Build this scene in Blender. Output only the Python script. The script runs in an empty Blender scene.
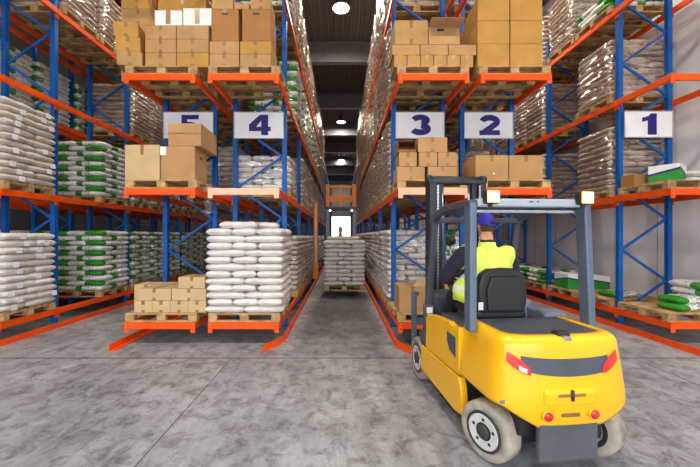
import bpy, bmesh, math, random
from mathutils import Vector, Matrix, noise as mn
random.seed(7)
C = bpy.context.scene.collection
PI = math.pi
F = 330.0; VX, VY = 341.0, 236.0; H = 1.813       # focal length in pixels, vanishing point, eye height

def lin(c): return c/12.92 if c <= .04045 else ((c+.055)/1.055)**2.4
def rgb(r, g, b): return (lin(r/255), lin(g/255), lin(b/255), 1.0)

# ------------------------------------------------------------------ materials
def mat(name, col, rough=.5, metal=0., var=.12, vscale=6., bump=0., bscale=30., col2=None, coat=0., spec=.5):
    m = bpy.data.materials.new(name); m.use_nodes = True
    nt = m.node_tree; n = nt.nodes; l = nt.links
    b = n['Principled BSDF']; b.inputs['Roughness'].default_value = rough; b.inputs['Metallic'].default_value = metal
    b.inputs['Coat Weight'].default_value = coat; b.inputs['Specular IOR Level'].default_value = spec
    tc = n.new('ShaderNodeTexCoord'); oi = n.new('ShaderNodeObjectInfo')
    add = n.new('ShaderNodeVectorMath'); add.operation = 'MULTIPLY_ADD'
    l.new(oi.outputs['Random'], add.inputs[0]); add.inputs[1].default_value = (17, 29, 41); l.new(tc.outputs['Object'], add.inputs[2])
    no = n.new('ShaderNodeTexNoise'); no.inputs['Scale'].default_value = vscale; no.inputs['Detail'].default_value = 5
    l.new(add.outputs[0], no.inputs['Vector'])
    mx = n.new('ShaderNodeMix'); mx.data_type = 'RGBA'
    c2 = col2 or tuple(c*(1-2.2*var) for c in col[:3])+(1,)
    mx.inputs[6].default_value = c2; mx.inputs[7].default_value = tuple(min(1, c*(1+var*.6)) for c in col[:3])+(1,)
    rp = n.new('ShaderNodeValToRGB'); rp.color_ramp.elements[0].position = .32; rp.color_ramp.elements[1].position = .66
    l.new(no.outputs['Fac'], rp.inputs[0]); l.new(rp.outputs[0], mx.inputs[0])
    l.new(mx.outputs[2], b.inputs['Base Color'])
    if bump:
        n2 = n.new('ShaderNodeTexNoise'); n2.inputs['Scale'].default_value = bscale; n2.inputs['Detail'].default_value = 4
        l.new(add.outputs[0], n2.inputs['Vector'])
        bp = n.new('ShaderNodeBump'); bp.inputs['Strength'].default_value = bump; bp.inputs['Distance'].default_value = .02
        l.new(n2.outputs['Fac'], bp.inputs['Height']); l.new(bp.outputs[0], b.inputs['Normal'])
    return m

def emit(name, col, s):
    m = bpy.data.materials.new(name); m.use_nodes = True
    b = m.node_tree.nodes['Principled BSDF']; b.inputs['Base Color'].default_value = col
    b.inputs['Emission Color'].default_value = col; b.inputs['Emission Strength'].default_value = s
    return m

M = {}
M['orange'] = mat('orange_beam', rgb(250, 86, 3), .45, var=.08, vscale=3, spec=.3)
M['blue'] = mat('blue_upright', rgb(8, 92, 176), .45, var=.1, vscale=3, spec=.3)
M['wood'] = mat('pallet_wood', rgb(196, 160, 110), .85, var=.22, vscale=5, bump=.2, bscale=40)
M['board'] = mat('cardboard', rgb(185, 144, 92), .85, var=.07, vscale=3, bump=.05, bscale=12)
M['board2'] = mat('cardboard_tan', rgb(190, 146, 98), .85, var=.08, vscale=3, bump=.05, bscale=12)
M['board3'] = mat('cardboard_ochre', rgb(190, 142, 70), .85, var=.07, vscale=3, bump=.05, bscale=12)
M['board4'] = mat('cardboard_pale', rgb(205, 175, 131), .85, var=.05, vscale=3, bump=.05, bscale=12)
M['board5'] = mat('cardboard_brown', rgb(172, 118, 68), .85, var=.07, vscale=3, bump=.05, bscale=12)
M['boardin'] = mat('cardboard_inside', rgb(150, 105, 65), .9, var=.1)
M['whitebox'] = mat('white_carton', rgb(232, 234, 238), .7, var=.03)
M['tape'] = mat('packing_tape', rgb(150, 112, 68), .3, var=.06)
M['tapeorange'] = mat('amber_tape', rgb(222, 150, 40), .3, var=.06)
M['sign'] = mat('sign_white', rgb(240, 241, 245), .5, var=.015)
M['navy'] = mat('sign_navy', rgb(22, 20, 120), .5, var=.04)
M['signframe'] = mat('sign_frame', rgb(190, 192, 196), .4, .3, var=.03)
M['yellow'] = mat('truck_yellow', rgb(255, 190, 6), .32, var=.035, vscale=2, coat=.3)
M['dgrey'] = mat('truck_dark_grey', rgb(74, 80, 92), .5, var=.08)
M['lgrey'] = mat('truck_light_slate', rgb(172, 182, 198), .4, var=.05)
M['mgrey'] = mat('truck_mid_grey', rgb(122, 134, 150), .45, var=.06)
M['guard'] = mat('guard_slate', rgb(92, 108, 130), .38, .15, var=.07)
M['black'] = mat('black_plastic', rgb(34, 35, 38), .5, var=.1)
M['mast'] = mat('mast_black', rgb(50, 54, 60), .42, .3, var=.1)
M['steel'] = mat('bright_steel', rgb(190, 190, 192), .3, .8, var=.08)
M['tyre'] = mat('grey_tyre', rgb(172, 164, 150), .85, var=.2, vscale=8, bump=.3, bscale=25)
M['tyreblack'] = mat('tyre_hub_black', rgb(58, 58, 60), .7, var=.1)
M['rim'] = mat('wheel_rim', rgb(226, 226, 226), .4, .2, var=.06)
M['red'] = mat('red_lens', rgb(225, 20, 12), .2, var=.03, coat=.6)
M['lens'] = mat('clear_lens', rgb(245, 225, 220), .15, var=.02, coat=.8)
M['worklamp'] = emit('worklamp_glow', (1, .86, .60, 1), 7)
M['worklamp_halo'] = emit('worklamp_halo_glow', (1, .50, .10, 1), 1.3)  # amber emission paints the warm halo round the lamp core
M['lampglow'] = emit('ceiling_lamp_glow', (1, .93, .80, 1), 14)
M['smallglow'] = emit('truck_lamp_glow', (1, .85, .55, 1), 5)
M['lampmetal'] = mat('lamp_metal', rgb(120, 120, 120), .4, .7)
M['vest'] = mat('hi_vis_vest', rgb(226, 255, 100), .65, var=.05, vscale=5, bump=.25, bscale=9)
M['band'] = mat('reflective_band', rgb(226, 232, 226), .35, var=.03)
M['jacket'] = mat('navy_jacket', rgb(34, 38, 58), .8, var=.12, bump=.3, bscale=14)
M['trouser'] = mat('black_trousers', rgb(30, 30, 34), .85, var=.1)
M['skin'] = mat('skin', rgb(214, 156, 128), .55, var=.05)
M['hair'] = mat('brown_hair', rgb(84, 66, 50), .8, var=.2, vscale=60)
M['darkhair'] = mat('dark_hair', rgb(40, 32, 28), .8, var=.2, vscale=60)
M['cap'] = mat('blue_cap', rgb(58, 56, 190), .75, var=.06)
M['eye'] = mat('eye_white', rgb(235, 232, 228), .3, var=.02)
M['amber'] = mat('reach_truck_orange', rgb(238, 138, 20), .45, var=.06)
M['greenbox'] = mat('green_carton', rgb(36, 146, 50), .55, var=.04)
M['rubber'] = mat('rubber_flap', rgb(84, 88, 92), .7, var=.08)
M['paper'] = mat('white_paper', rgb(238, 240, 246), .6, var=.02)

def sack_mat(name, white, var, green=None, marks=False):
    m = mat(name, white, .62, var=var, vscale=5, bump=.35, bscale=9)
    nt = m.node_tree; n = nt.nodes; l = nt.links; b = n['Principled BSDF']
    src = b.inputs['Base Color'].links[0].from_socket
    tc = n.new('ShaderNodeTexCoord'); sx = n.new('ShaderNodeSeparateXYZ'); l.new(tc.outputs['UV'], sx.inputs[0])
    if green:
        gt = n.new('ShaderNodeMath'); gt.operation = 'LESS_THAN'; gt.inputs[1].default_value = .34; l.new(sx.outputs[0], gt.inputs[0])
        mx = n.new('ShaderNodeMix'); mx.data_type = 'RGBA'; l.new(gt.outputs[0], mx.inputs[0]); l.new(src, mx.inputs[6]); mx.inputs[7].default_value = green
        # dark printed marks in the middle of the white half
        bk = n.new('ShaderNodeTexVoronoi'); bk.inputs['Scale'].default_value = 11; l.new(tc.outputs['UV'], bk.inputs['Vector'])
        lt = n.new('ShaderNodeMath'); lt.operation = 'LESS_THAN'; lt.inputs[1].default_value = .3; l.new(bk.outputs['Distance'], lt.inputs[0])
        a = n.new('ShaderNodeMath'); a.operation = 'COMPARE'; a.inputs[1].default_value = .55; a.inputs[2].default_value = .15; l.new(sx.outputs[0], a.inputs[0])
        mu = n.new('ShaderNodeMath'); mu.operation = 'MULTIPLY'; l.new(lt.outputs[0], mu.inputs[0]); l.new(a.outputs[0], mu.inputs[1])
        m2 = n.new('ShaderNodeMix'); m2.data_type = 'RGBA'; l.new(mu.outputs[0], m2.inputs[0]); l.new(mx.outputs[2], m2.inputs[6]); m2.inputs[7].default_value = rgb(50, 58, 56)
        l.new(m2.outputs[2], b.inputs['Base Color'])
    return m
M['sackW'] = sack_mat('white_sack', rgb(222, 217, 214), .08)
M['sackB'] = sack_mat('brown_sack', rgb(192, 170, 155), .10)
M['sackG'] = sack_mat('green_white_sack', rgb(232, 232, 230), .06, green=rgb(44, 140, 34))
M['sackT'] = sack_mat('taupe_sack', rgb(205, 194, 184), .08)

def film(name, op, rough, tint):
    m = bpy.data.materials.new(name); m.use_nodes = True; nt = m.node_tree; n = nt.nodes; l = nt.links
    n.remove(n['Principled BSDF']); out = n['Material Output']
    tr = n.new('ShaderNodeBsdfTransparent'); gl = n.new('ShaderNodeBsdfGlossy'); gl.inputs['Roughness'].default_value = rough; gl.inputs['Color'].default_value = tint
    tc = n.new('ShaderNodeTexCoord'); mp = n.new('ShaderNodeMapping'); mp.inputs['Scale'].default_value = (1.1, 1.1, 4.5); mp.inputs['Rotation'].default_value = (.6, .5, 0)
    l.new(tc.outputs['Object'], mp.inputs[0])
    no = n.new('ShaderNodeTexNoise'); no.inputs['Scale'].default_value = 1.7; no.inputs['Detail'].default_value = 1; no.inputs['Distortion'].default_value = .6; l.new(mp.outputs[0], no.inputs['Vector'])
    bp = n.new('ShaderNodeBump'); bp.inputs['Strength'].default_value = 1; bp.inputs['Distance'].default_value = .13; l.new(no.outputs['Fac'], bp.inputs['Height']); l.new(bp.outputs[0], gl.inputs['Normal'])
    mx = n.new('ShaderNodeMixShader'); mx.inputs[0].default_value = op
    l.new(tr.outputs[0], mx.inputs[1]); l.new(gl.outputs[0], mx.inputs[2]); l.new(mx.outputs[0], out.inputs['Surface'])
    return m
M['film'] = film('stretch_film', .16, .14, (1, .97, .93, 1))
M['shiny'] = film('shiny_stretch_film', .33, .16, (1, .94, .86, 1))
M['clear'] = film('clear_plastic', .3, .1, (1, 1, 1, 1))

# ------------------------------------------------------------------ mesh builder
class MB:
    def __init__(s): s.v = []; s.f = []; s.m = []; s.sm = []; s.uv = {}
    def add(s, vs, fs, mi=0, smooth=False, T=None):
        o = len(s.v)
        s.v += [tuple(T @ Vector(v)) if T else tuple(v) for v in vs]
        for f in fs: s.f.append([o+i for i in f]); s.m.append(mi); s.sm.append(smooth)
        return s
    def box(s, x0, x1, y0, y1, z0, z1, mi=0, T=None):
        return s.add([(x0,y0,z0),(x1,y0,z0),(x1,y1,z0),(x0,y1,z0),(x0,y0,z1),(x1,y0,z1),(x1,y1,z1),(x0,y1,z1)],
                     [(0,3,2,1),(4,5,6,7),(0,1,5,4),(1,2,6,5),(2,3,7,6),(3,0,4,7)], mi, False, T)
    def cbox(s, x0, x1, y0, y1, z0, z1, b=.01, mi=0, seg=2, T=None):
        bm = bmesh.new(); bmesh.ops.create_cube(bm, size=1)
        for v in bm.verts: v.co = Vector((x0+(v.co.x+.5)*(x1-x0), y0+(v.co.y+.5)*(y1-y0), z0+(v.co.z+.5)*(z1-z0)))
        b = min(b, .45*min(abs(x1-x0), abs(y1-y0), abs(z1-z0)))
        bmesh.ops.bevel(bm, geom=bm.edges[:], offset=b, segments=seg, affect='EDGES', profile=.5)
        bm.verts.index_update()
        s.add([v.co.copy() for v in bm.verts], [[v.index for v in f.verts] for f in bm.faces], mi, False, T); bm.free(); return s
    def bar(s, p, q, w, d, mi=0, up=(0,0,1), T=None):          # rectangular bar from p to q
        p = Vector(p); q = Vector(q); a = (q-p).normalized(); u = Vector(up)
        if abs(a.dot(u)) > .98: u = Vector((0,1,0))
        x = a.cross(u).normalized()*w/2; y = a.cross(x).normalized()*d/2
        vs = [p-x-y, p+x-y, p+x+y, p-x+y, q-x-y, q+x-y, q+x+y, q-x+y]
        return s.add(vs, [(0,3,2,1),(4,5,6,7),(0,1,5,4),(1,2,6,5),(2,3,7,6),(3,0,4,7)], mi, False, T)
    def tube(s, pts, r, n=10, mi=0, T=None):
        pts = [Vector(p) for p in pts]; rs = r if isinstance(r, (list, tuple)) else [r]*len(pts)
        vs = []; fs = []
        for i, p in enumerate(pts):
            a = (pts[min(i+1, len(pts)-1)]-pts[max(i-1, 0)]).normalized()
            u = Vector((0,0,1)) if abs(a.z) < .95 else Vector((0,1,0))
            x = a.cross(u).normalized(); y = a.cross(x)
            for k in range(n): t = 2*PI*k/n; vs.append(p+(x*math.cos(t)+y*math.sin(t))*rs[i])
        for i in range(len(pts)-1):
            for k in range(n): fs.append((i*n+k, i*n+(k+1)%n, (i+1)*n+(k+1)%n, (i+1)*n+k))
        fs.append(tuple(range(n-1,-1,-1))); fs.append(tuple((len(pts)-1)*n+k for k in range(n)))
        return s.add(vs, fs, mi, True, T)
    def lathe(s, prof, n=24, mi=0, T=None, cap=True):                     # profile (r, z) about z
        vs = []; fs = []
        for r, z in prof:
            for k in range(n): t = 2*PI*k/n; vs.append((r*math.cos(t), r*math.sin(t), z))
        for i in range(len(prof)-1):
            for k in range(n): fs.append((i*n+k, i*n+(k+1)%n, (i+1)*n+(k+1)%n, (i+1)*n+k))
        if cap and prof[0][0] > 1e-4: fs.append(tuple(range(n-1,-1,-1)))
        if cap and prof[-1][0] > 1e-4: fs.append(tuple((len(prof)-1)*n+k for k in range(n)))
        return s.add(vs, fs, mi, True, T)
    def prism(s, poly, axis, a, b, mi=0, T=None):               # poly in the plane across axis, extruded from a to b
        def pt(u, v, w): return {'x': (w,u,v), 'y': (u,w,v), 'z': (u,v,w)}[axis]
        n = len(poly)
        vs = [pt(u,v,a) for u,v in poly]+[pt(u,v,b) for u,v in poly]
        fs = [tuple(range(n-1,-1,-1)), tuple(range(n,2*n))]+[(i,(i+1)%n,n+(i+1)%n,n+i) for i in range(n)]
        return s.add(vs, fs, mi, False, T)
    def mesh(s, name, mats):
        me = bpy.data.meshes.new(name); me.from_pydata([tuple(v) for v in s.v], [], s.f)
        for m in (mats if isinstance(mats, (list, tuple)) else [mats]): me.materials.append(m)
        me.polygons.foreach_set('material_index', s.m); me.polygons.foreach_set('use_smooth', s.sm)
        bm = bmesh.new(); bm.from_mesh(me); bmesh.ops.recalc_face_normals(bm, faces=bm.faces); bm.to_mesh(me); bm.free()
        me.update(); return me
    def build(s, name, mats, parent=None, loc=None, rot=None, bevel=0):
        o = link(name, s.mesh(name, mats), parent, loc, rot)
        if bevel:
            md = o.modifiers.new('bevel', 'BEVEL'); md.width = bevel; md.segments = 2; md.limit_method = 'ANGLE'; md.angle_limit = .6
        return o

def link(name, data, parent=None, loc=None, rot=None):
    o = bpy.data.objects.new(name, data); C.objects.link(o)
    if parent: o.parent = parent
    if loc is not None: o.location = loc
    if rot is not None: o.rotation_euler = rot
    return o
def tag(o, label, cat, group=None):
    o['label'] = label; o['category'] = cat
    if group: o['group'] = group
    return o
def empty(name, loc, rz=0):
    o = link(name, None, None, loc, (0,0,rz)); o.empty_display_size = .2; return o
def struct(o): o['kind'] = 'structure'; return o
def copy_tree(o, loc=None, rz=None):
    c = o.copy(); C.objects.link(c)
    for ch in o.children:
        d = ch.copy(); C.objects.link(d); d.parent = c
        for g in ch.children:
            e = g.copy(); C.objects.link(e); e.parent = d
    if loc is not None: c.location = loc
    if rz is not None: c.rotation_euler = (0,0,rz)
    return c
ORD = ['zeroth','first','second','third','fourth','fifth','sixth','seventh','eighth','ninth','tenth','eleventh','twelfth','thirteenth','fourteenth','fifteenth','sixteenth','seventeenth','eighteenth','nineteenth','twentieth','twenty-first','twenty-second','twenty-third','twenty-fourth','twenty-fifth']

# ------------------------------------------------------------------ setting
YB, YE = -4.5, 47.0; XL, XR, ZC = -10.2, 7.0, 9.75
def floor_mat():
    m = bpy.data.materials.new('concrete_floor'); m.use_nodes = True; nt = m.node_tree; n = nt.nodes; l = nt.links; b = n['Principled BSDF']
    tc = n.new('ShaderNodeTexCoord')
    def noise(sc, det, vec=None, rough=.6, dist=0):
        k = n.new('ShaderNodeTexNoise'); k.inputs['Scale'].default_value = sc; k.inputs['Detail'].default_value = det; k.inputs['Roughness'].default_value = rough; k.inputs['Distortion'].default_value = dist
        l.new(vec or tc.outputs['Object'], k.inputs['Vector']); return k.outputs['Fac']
    def ramp(f, a, b2, c0, c1):
        r = n.new('ShaderNodeValToRGB'); r.color_ramp.elements[0].position = a; r.color_ramp.elements[1].position = b2
        r.color_ramp.elements[0].color = c0; r.color_ramp.elements[1].color = c1; l.new(f, r.inputs[0]); return r.outputs[0]
    def mul(a, b2):
        k = n.new('ShaderNodeMix'); k.data_type = 'RGBA'; k.blend_type = 'MULTIPLY'; k.inputs[0].default_value = 1
        l.new(a, k.inputs[6]); l.new(b2, k.inputs[7]); return k.outputs[2]
    base = ramp(noise(.7, 8, None, .65), .35, .68, rgb(148, 151, 157), rgb(192, 196, 204))
    mp = n.new('ShaderNodeMapping'); mp.inputs['Scale'].default_value = (2.2, .35, 1); mp.inputs['Rotation'].default_value = (0, 0, .12); l.new(tc.outputs['Object'], mp.inputs[0])
    streak = ramp(noise(2.2, 7, mp.outputs[0], .7), .30, .60, (.66,.65,.64,1), (1,1,1,1))
    spots = ramp(noise(4.6, 10, None, .8, .5), .38, .53, (.42,.41,.40,1), (1,1,1,1))
    fine = ramp(noise(40, 4), .3, .7, (.86,.86,.86,1), (1,1,1,1))
    col = mul(mul(base, streak), mul(spots, fine))
    # darker lane along the central aisle, fading in towards the racks
    sx = n.new('ShaderNodeSeparateXYZ'); l.new(tc.outputs['Object'], sx.inputs[0])
    ab = n.new('ShaderNodeMath'); ab.operation = 'ABSOLUTE'; l.new(sx.outputs[0], ab.inputs[0])
    m1 = n.new('ShaderNodeMapRange'); m1.interpolation_type = 'SMOOTHSTEP'; m1.inputs[1].default_value = .95; m1.inputs[2].default_value = .55; l.new(ab.outputs[0], m1.inputs[0])
    m2 = n.new('ShaderNodeMapRange'); m2.interpolation_type = 'SMOOTHSTEP'; m2.inputs[1].default_value = 3.5; m2.inputs[2].default_value = 6.5; l.new(sx.outputs[1], m2.inputs[0])
    m3 = n.new('ShaderNodeMath'); m3.operation = 'MULTIPLY'; l.new(m1.outputs[0], m3.inputs[0]); l.new(m2.outputs[0], m3.inputs[1])
    lane = ramp(m3.outputs[0], 0, 1, (1,1,1,1), (.52,.51,.5,1)); col = mul(col, lane)
    l.new(col, b.inputs['Base Color'])
    r2 = n.new('ShaderNodeMapRange'); r2.inputs[3].default_value = .32; r2.inputs[4].default_value = .62; l.new(noise(1.6, 5), r2.inputs[0]); l.new(r2.outputs[0], b.inputs['Roughness'])
    bp = n.new('ShaderNodeBump'); bp.inputs['Strength'].default_value = .08; l.new(noise(25, 5), bp.inputs['Height']); l.new(bp.outputs[0], b.inputs['Normal'])
    return m
struct(MB().box(XL, XR, YB-.2, YE, -.2, 0).build('floor', floor_mat()))
jm = mat('floor_joint', rgb(78, 78, 78), .9)
k = MB()
for y in (4.9, 1.6): k.box(XL, XR, y-.010, y+.010, -.01, .0012)
for x in (-8.1, -1.62, 4.35): k.box(x-.005, x+.005, -6, 4.9, -.01, .0012)
struct(k.build('trim_1', jm))
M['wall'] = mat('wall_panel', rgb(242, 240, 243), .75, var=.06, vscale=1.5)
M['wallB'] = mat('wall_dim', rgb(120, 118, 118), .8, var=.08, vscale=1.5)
w = MB().box(XR, XR+.2, YB, YE, 0, ZC)
struct(w.build('wall_right', M['wall']))
k = MB()
y = YB+.3
while y < 40: k.box(XR-.004, XR, y-.006, y+.006, 0, ZC-.5); y += 1.15
struct(k.build('trim_2', mat('panel_seam', rgb(150, 150, 155), .8)))
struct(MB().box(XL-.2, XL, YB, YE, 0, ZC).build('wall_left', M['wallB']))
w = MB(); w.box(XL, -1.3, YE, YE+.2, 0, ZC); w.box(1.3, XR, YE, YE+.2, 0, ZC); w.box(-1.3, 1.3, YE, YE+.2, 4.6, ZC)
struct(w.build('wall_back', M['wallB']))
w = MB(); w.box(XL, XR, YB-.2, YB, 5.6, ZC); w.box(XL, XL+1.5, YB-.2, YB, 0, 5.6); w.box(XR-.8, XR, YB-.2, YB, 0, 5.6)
struct(w.build('wall_front_added', M['wallB']))  # unseen wall added so less daylight reaches the upper rack levels
g_ = MB().box(-40, 40, -45, YB-.2, -.3, -.02).build('yard_ground', mat('yard_concrete', rgb(150, 150, 148), .9)); struct(g_)
# corrugated ceiling, ribs along the hall
M['ceil'] = mat('roof_sheet', rgb(92, 88, 86), .7, .0, var=.08, vscale=.6)
k = MB(); vs = []; x = XL; prof = []
while x < XR:
    prof += [(x, ZC), (x+.13, ZC), (x+.16, ZC-.06), (x+.25, ZC-.06), (x+.28, ZC)]; x += .28
prof += [(XR, ZC)]
n = len(prof)
k.add([(a, YB, b) for a, b in prof]+[(a, YE, b) for a, b in prof], [(i, i+1, n+i+1, n+i) for i in range(n-1)])
k.box(XL, XR, YB, YE, ZC+.02, ZC+.2)
struct(k.build('ceiling', M['ceil']))
M['girder'] = mat('roof_girder', rgb(120, 120, 122), .55, .3, var=.06)
gi = 3
for y in (-1, 4, 8.8, 13.5, 18.3, 23.2, 28, 33, 38, 43):
    k = MB(); k.box(XL, XR, y-.02, y+.02, ZC-.85, ZC-.08); k.box(XL, XR, y-.14, y+.14, ZC-.88, ZC-.84); k.box(XL, XR, y-.14, y+.14, ZC-.1, ZC-.06)
    struct(k.build('trim_%d' % gi, M['girder'])); gi += 1
# narrow glazed roof lights far down the hall
rl = emit('roof_light_glow', (.9, .92, 1, 1), .55)
for wi, y in enumerate((29.4, 34.3)):
    k = MB()
    for i in range(14): k.box(-2.1+i*.3, -1.93+i*.3, y, y+.7, ZC-.1, ZC-.07)
    struct(k.build('window_%d' % (wi+1), rl))

# ------------------------------------------------------------------ racks
Z0, Z1, Z2, Z3 = .375, 2.608, 4.513, 6.355
ZL = [Z0, Z1, Z2, Z3]; BH = .112
HW = .583; FW = .535; UW = .088
FR = [6.57, 8.8, 11.7, 14.6, 17.5, 20.4, 23.3, 26.2, 29.1]
YF = 5.5
up_me = {}
def upright_mesh(h):
    if h not in up_me:
        k = MB(); a = UW/2; t = .035
        # open C profile with folded lips, holes side facing the aisle
        k.box(-a, a, -.006, .028, 0, h); k.box(-a, -a+.02, .028, .075, 0, h); k.box(a-.02, a, .028, .075, 0, h)
        k.box(-a-.01, a+.01, -.012, .085, 0, .01)
        up_me[h] = k.mesh('upright', M['blue'])
    return up_me[h]
beam_me = {}
def beam_mesh(L):
    L = round(L, 3)
    if L not in beam_me:
        k = MB(); k.cbox(-.025, .025, 0, L, -BH, 0, .008); beam_me[L] = k.mesh('beam', M['orange'])
    return beam_me[L]
k = MB(); k.box(-.012, .012, -.045, .045, -BH-.07, .012)
for zz in (-.13, -.05): k.lathe([(.008, -.014), (.008, .014)], 8, 1, Matrix.Translation((0, 0, zz)) @ Matrix.Rotation(PI/2, 4, 'Y'))
plate_me = k.mesh('connector', [M['orange'], M['steel']])
k = MB(); k.cbox(-HW-.006, HW+.006, -.025, .025, -BH, 0, .008)
for s in (-1, 1):
    k.box(s*HW-.07*(s > 0)-.006*(s < 0), s*HW+.07*(s < 0)+.006*(s > 0), -.03, -.024, -BH-.055, .006)
    for zz in (-.03, -.075):
        k.lathe([(.007, 0), (.007, .006)], 8, 1, Matrix.Translation((s*(HW-.03), -.03, zz)) @ Matrix.Rotation(PI/2, 4, 'X'))
endbeam_me = k.mesh('end_beam', [M['orange'], M['steel']])
CX = {'A': -6.23, 'B': -7.72, '5': -3.009, '4': -1.619, '3': 1.54, '2': 2.9075, '1': 6.06}
endbeam_pale = endbeam_me.copy(); endbeam_pale.materials[0] = mat('pale_beam', rgb(255, 196, 164), .5, var=.05)
def rack(cx, nfr, label, levels=4, top=7.0):
    t = empty('pallet_rack', (cx, YF, 0)); tag(t, label, 'rack')
    fr = FR[:nfr]
    for i, y in enumerate(fr):
        us = []
        for s in (-1, 1):
            us.append(link('upright', upright_mesh(top), t, (s*(FW-UW/2), y-YF, 0)))
        zz = .3; s = 1; j = 0
        while zz < top-.7:
            a = -s*(FW-UW); b = s*(FW-UW); dz = .62
            o = MB().bar((a, .035, zz), (b, .035, zz+dz), .03, .042).build('brace', M['blue'], t, (0, y-YF, 0))
            zz += dz; s = -s; j += 1
        if i < 3:
            for s, u in ((-1, us[0]), (1, us[1])):
                for z in ZL[:levels]:
                    o = link('connector', plate_me, u, (s*(UW/2+.012), .03, z)); o.name = 'connector'
    for z in ZL[:levels]:
        for s in (-1, 1):
            pts = [YF]+fr+[fr[-1]+2.0]
            for i in range(len(pts)-1):
                link('beam', beam_mesh(pts[i+1]-pts[i]), t, (s*(HW-.025), pts[i]-YF, z))
        o = link('end_beam', endbeam_pale if z == Z1 and cx in (CX['4'], CX['3']) else endbeam_me, t, (0, 0, z))
        if o.data is endbeam_pale: o['label'] = 'pale peach end beam'
    return t
rack(CX['A'], 6, 'blue and orange pallet rack along the left edge of the photo')
rack(CX['B'], 5, 'pallet rack standing back to back behind the far left rack')
rack(CX['5'], 6, 'pallet rack second left of the central aisle')
rack(CX['4'], 9, 'pallet rack bordering the central aisle on its left')
rack(CX['3'], 9, 'pallet rack bordering the central aisle on its right')
rack(CX['2'], 6, 'pallet rack second right of the aisle, behind the forklift')
rack(CX['1'], 6, 'pallet rack against the pale right wall')

# floor guide rails (orange angle, some with a flared lead-in)
def rail(x, y0, y1, side, flare, label):
    k = MB(); pts = []
    if flare:
        for i in range(9):
            a = i/8; pts.append((x+side*flare*(1-a)**2, y0+.62*a))
    else: pts.append((x, y0))
    pts.append((x, y1))
    for (xa, ya), (xb, yb) in zip(pts, pts[1:]):
        d = Vector((xb-xa, yb-ya)).normalized(); nx, ny = -d.y, d.x
        for (o0, o1, z0, z1) in ((-.008, .008, 0, .105), (0, .09, 0, .012)):
            oo = [(o0, o1)] [0]; sg = -side
            q0, q1 = sg*o0, sg*o1
            e = .0
            vs = []
            for (px, py) in ((xa, ya), (xb, yb)):
                for q in (q0, q1):
                    for z in (z0, z1): vs.append((px+nx*q*1., py+ny*q, z))
            k.add(vs, [(0,1,3,2), (4,6,7,5), (0,4,5,1), (2,3,7,6), (0,2,6,4), (1,5,7,3)])
    y = y0+.8
    while y < min(y1, 16):
        k.lathe([(.014, 0), (.014, .02)], 8, 1, Matrix.Translation((x+side*.05, y, .01))); y += .7
    o = k.build('guide_rail', [M['orange'], M['steel']]); tag(o, label, 'guide rail')
rail(CX['4']+HW+.07, 5.2, 30, -1, .25, 'orange floor guide rail with flared end along the left of central aisle')
rail(CX['3']-HW-.07, 4.95, 30, 1, .34, 'orange floor guide rail curving in behind the forklift front wheel')
rail(CX['5']-HW-.06, 5.2, 20, 1, .0, 'orange floor guide rail under the left edge of the sign 5 rack')
rail(CX['A']+HW+.06, 3.6, 22, -1, .0, 'orange floor guide rail in front of the left edge rack')
rail(CX['1']-HW-.06, 3.6, 22, 1, .0, 'orange floor guide rail in front of the right wall rack')

# ------------------------------------------------------------------ aisle signs
def ribbon(k, pts, w, mi, y0, y1, T):
    n = len(pts); L = []; R = []
    for i in range(n):
        a = Vector(pts[max(i-1, 0)]); b = Vector(pts[min(i+1, n-1)]); d = (b-a).normalized(); nn = Vector((-d.y, d.x))*(w/2 if not callable(w) else w(i/(n-1))/2)
        L.append(Vector(pts[i])+nn); R.append(Vector(pts[i])-nn)
    k.dz = getattr(k, 'dz', 0)+.0004
    vs = [(p.x, y0-k.dz, p.y) for p in L]+[(p.x, y0-k.dz, p.y) for p in R]+[(p.x, y1, p.y) for p in L]+[(p.x, y1, p.y) for p in R]
    fs = []
    for i in range(n-1): fs += [(i, i+1, n+i+1, n+i), (i, 2*n+i, 2*n+i+1, i+1), (n+i, n+i+1, 3*n+i+1, 3*n+i)]
    fs += [(0, n, 3*n, 2*n), (n-1, 3*n-1, 4*n-1, 2*n-1)]
    k.add(vs, fs, mi, False, T)
def arc(cx, cy, rx, ry, a0, a1, n=14): return [(cx+rx*math.cos(math.radians(a0+(a1-a0)*i/n)), cy+ry*math.sin(math.radians(a0+(a1-a0)*i/n))) for i in range(n+1)]
def digit(k, d, T):
    def P(poly): k.dz = getattr(k, 'dz', 0)+.0004; k.prism(poly, 'y', -.004-k.dz, 0, 0, T)
    if d == '1': P([(.36,0),(.80,0),(.80,1),(.52,1),(.40,.88),(.08,.80),(.08,.60),(.36,.67)])
    if d == '4': P([(.56,0),(.88,0),(.88,1),(.56,1)]); P([(0,.2),(1,.2),(1,.41),(0,.41)]); P([(0,.41),(.33,.41),(.66,.86),(.66,1),(.5,1),(0,.52)])
    if d == '2':
        ribbon(k, arc(.5,.66,.34,.20,172,-38)+[(.56,.38),(.26,.16)], .28, 0, -.004, 0, T); P([(.03,0),(.97,0),(.97,.24),(.03,.24)]); 
    if d == '3':
        ribbon(k, arc(.47,.73,.31,.15,168,-80), .27, 0, -.004, 0, T); ribbon(k, arc(.47,.30,.35,.165,85,-165), .29, 0, -.004, 0, T)
    if d == '5':
        P([(.14,.78),(.93,.78),(.93,1),(.14,1)]); P([(.14,.42),(.40,.42),(.40,.9),(.14,.9)]); ribbon(k, arc(.46,.33,.36,.19,120,-165), .28, 0, -.004, 0, T)
SG = {'5': ('white sign board with navy number 5 half hidden behind cartons', .0), '4': ('white sign board with navy number 4 left of the aisle', .0),
      '3': ('white sign board with navy number 3 right of the aisle', .0), '2': ('white sign board with navy number 2 above the forklift', .0), '1': ('white sign board with navy number 1 by the right wall', .0)}
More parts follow.
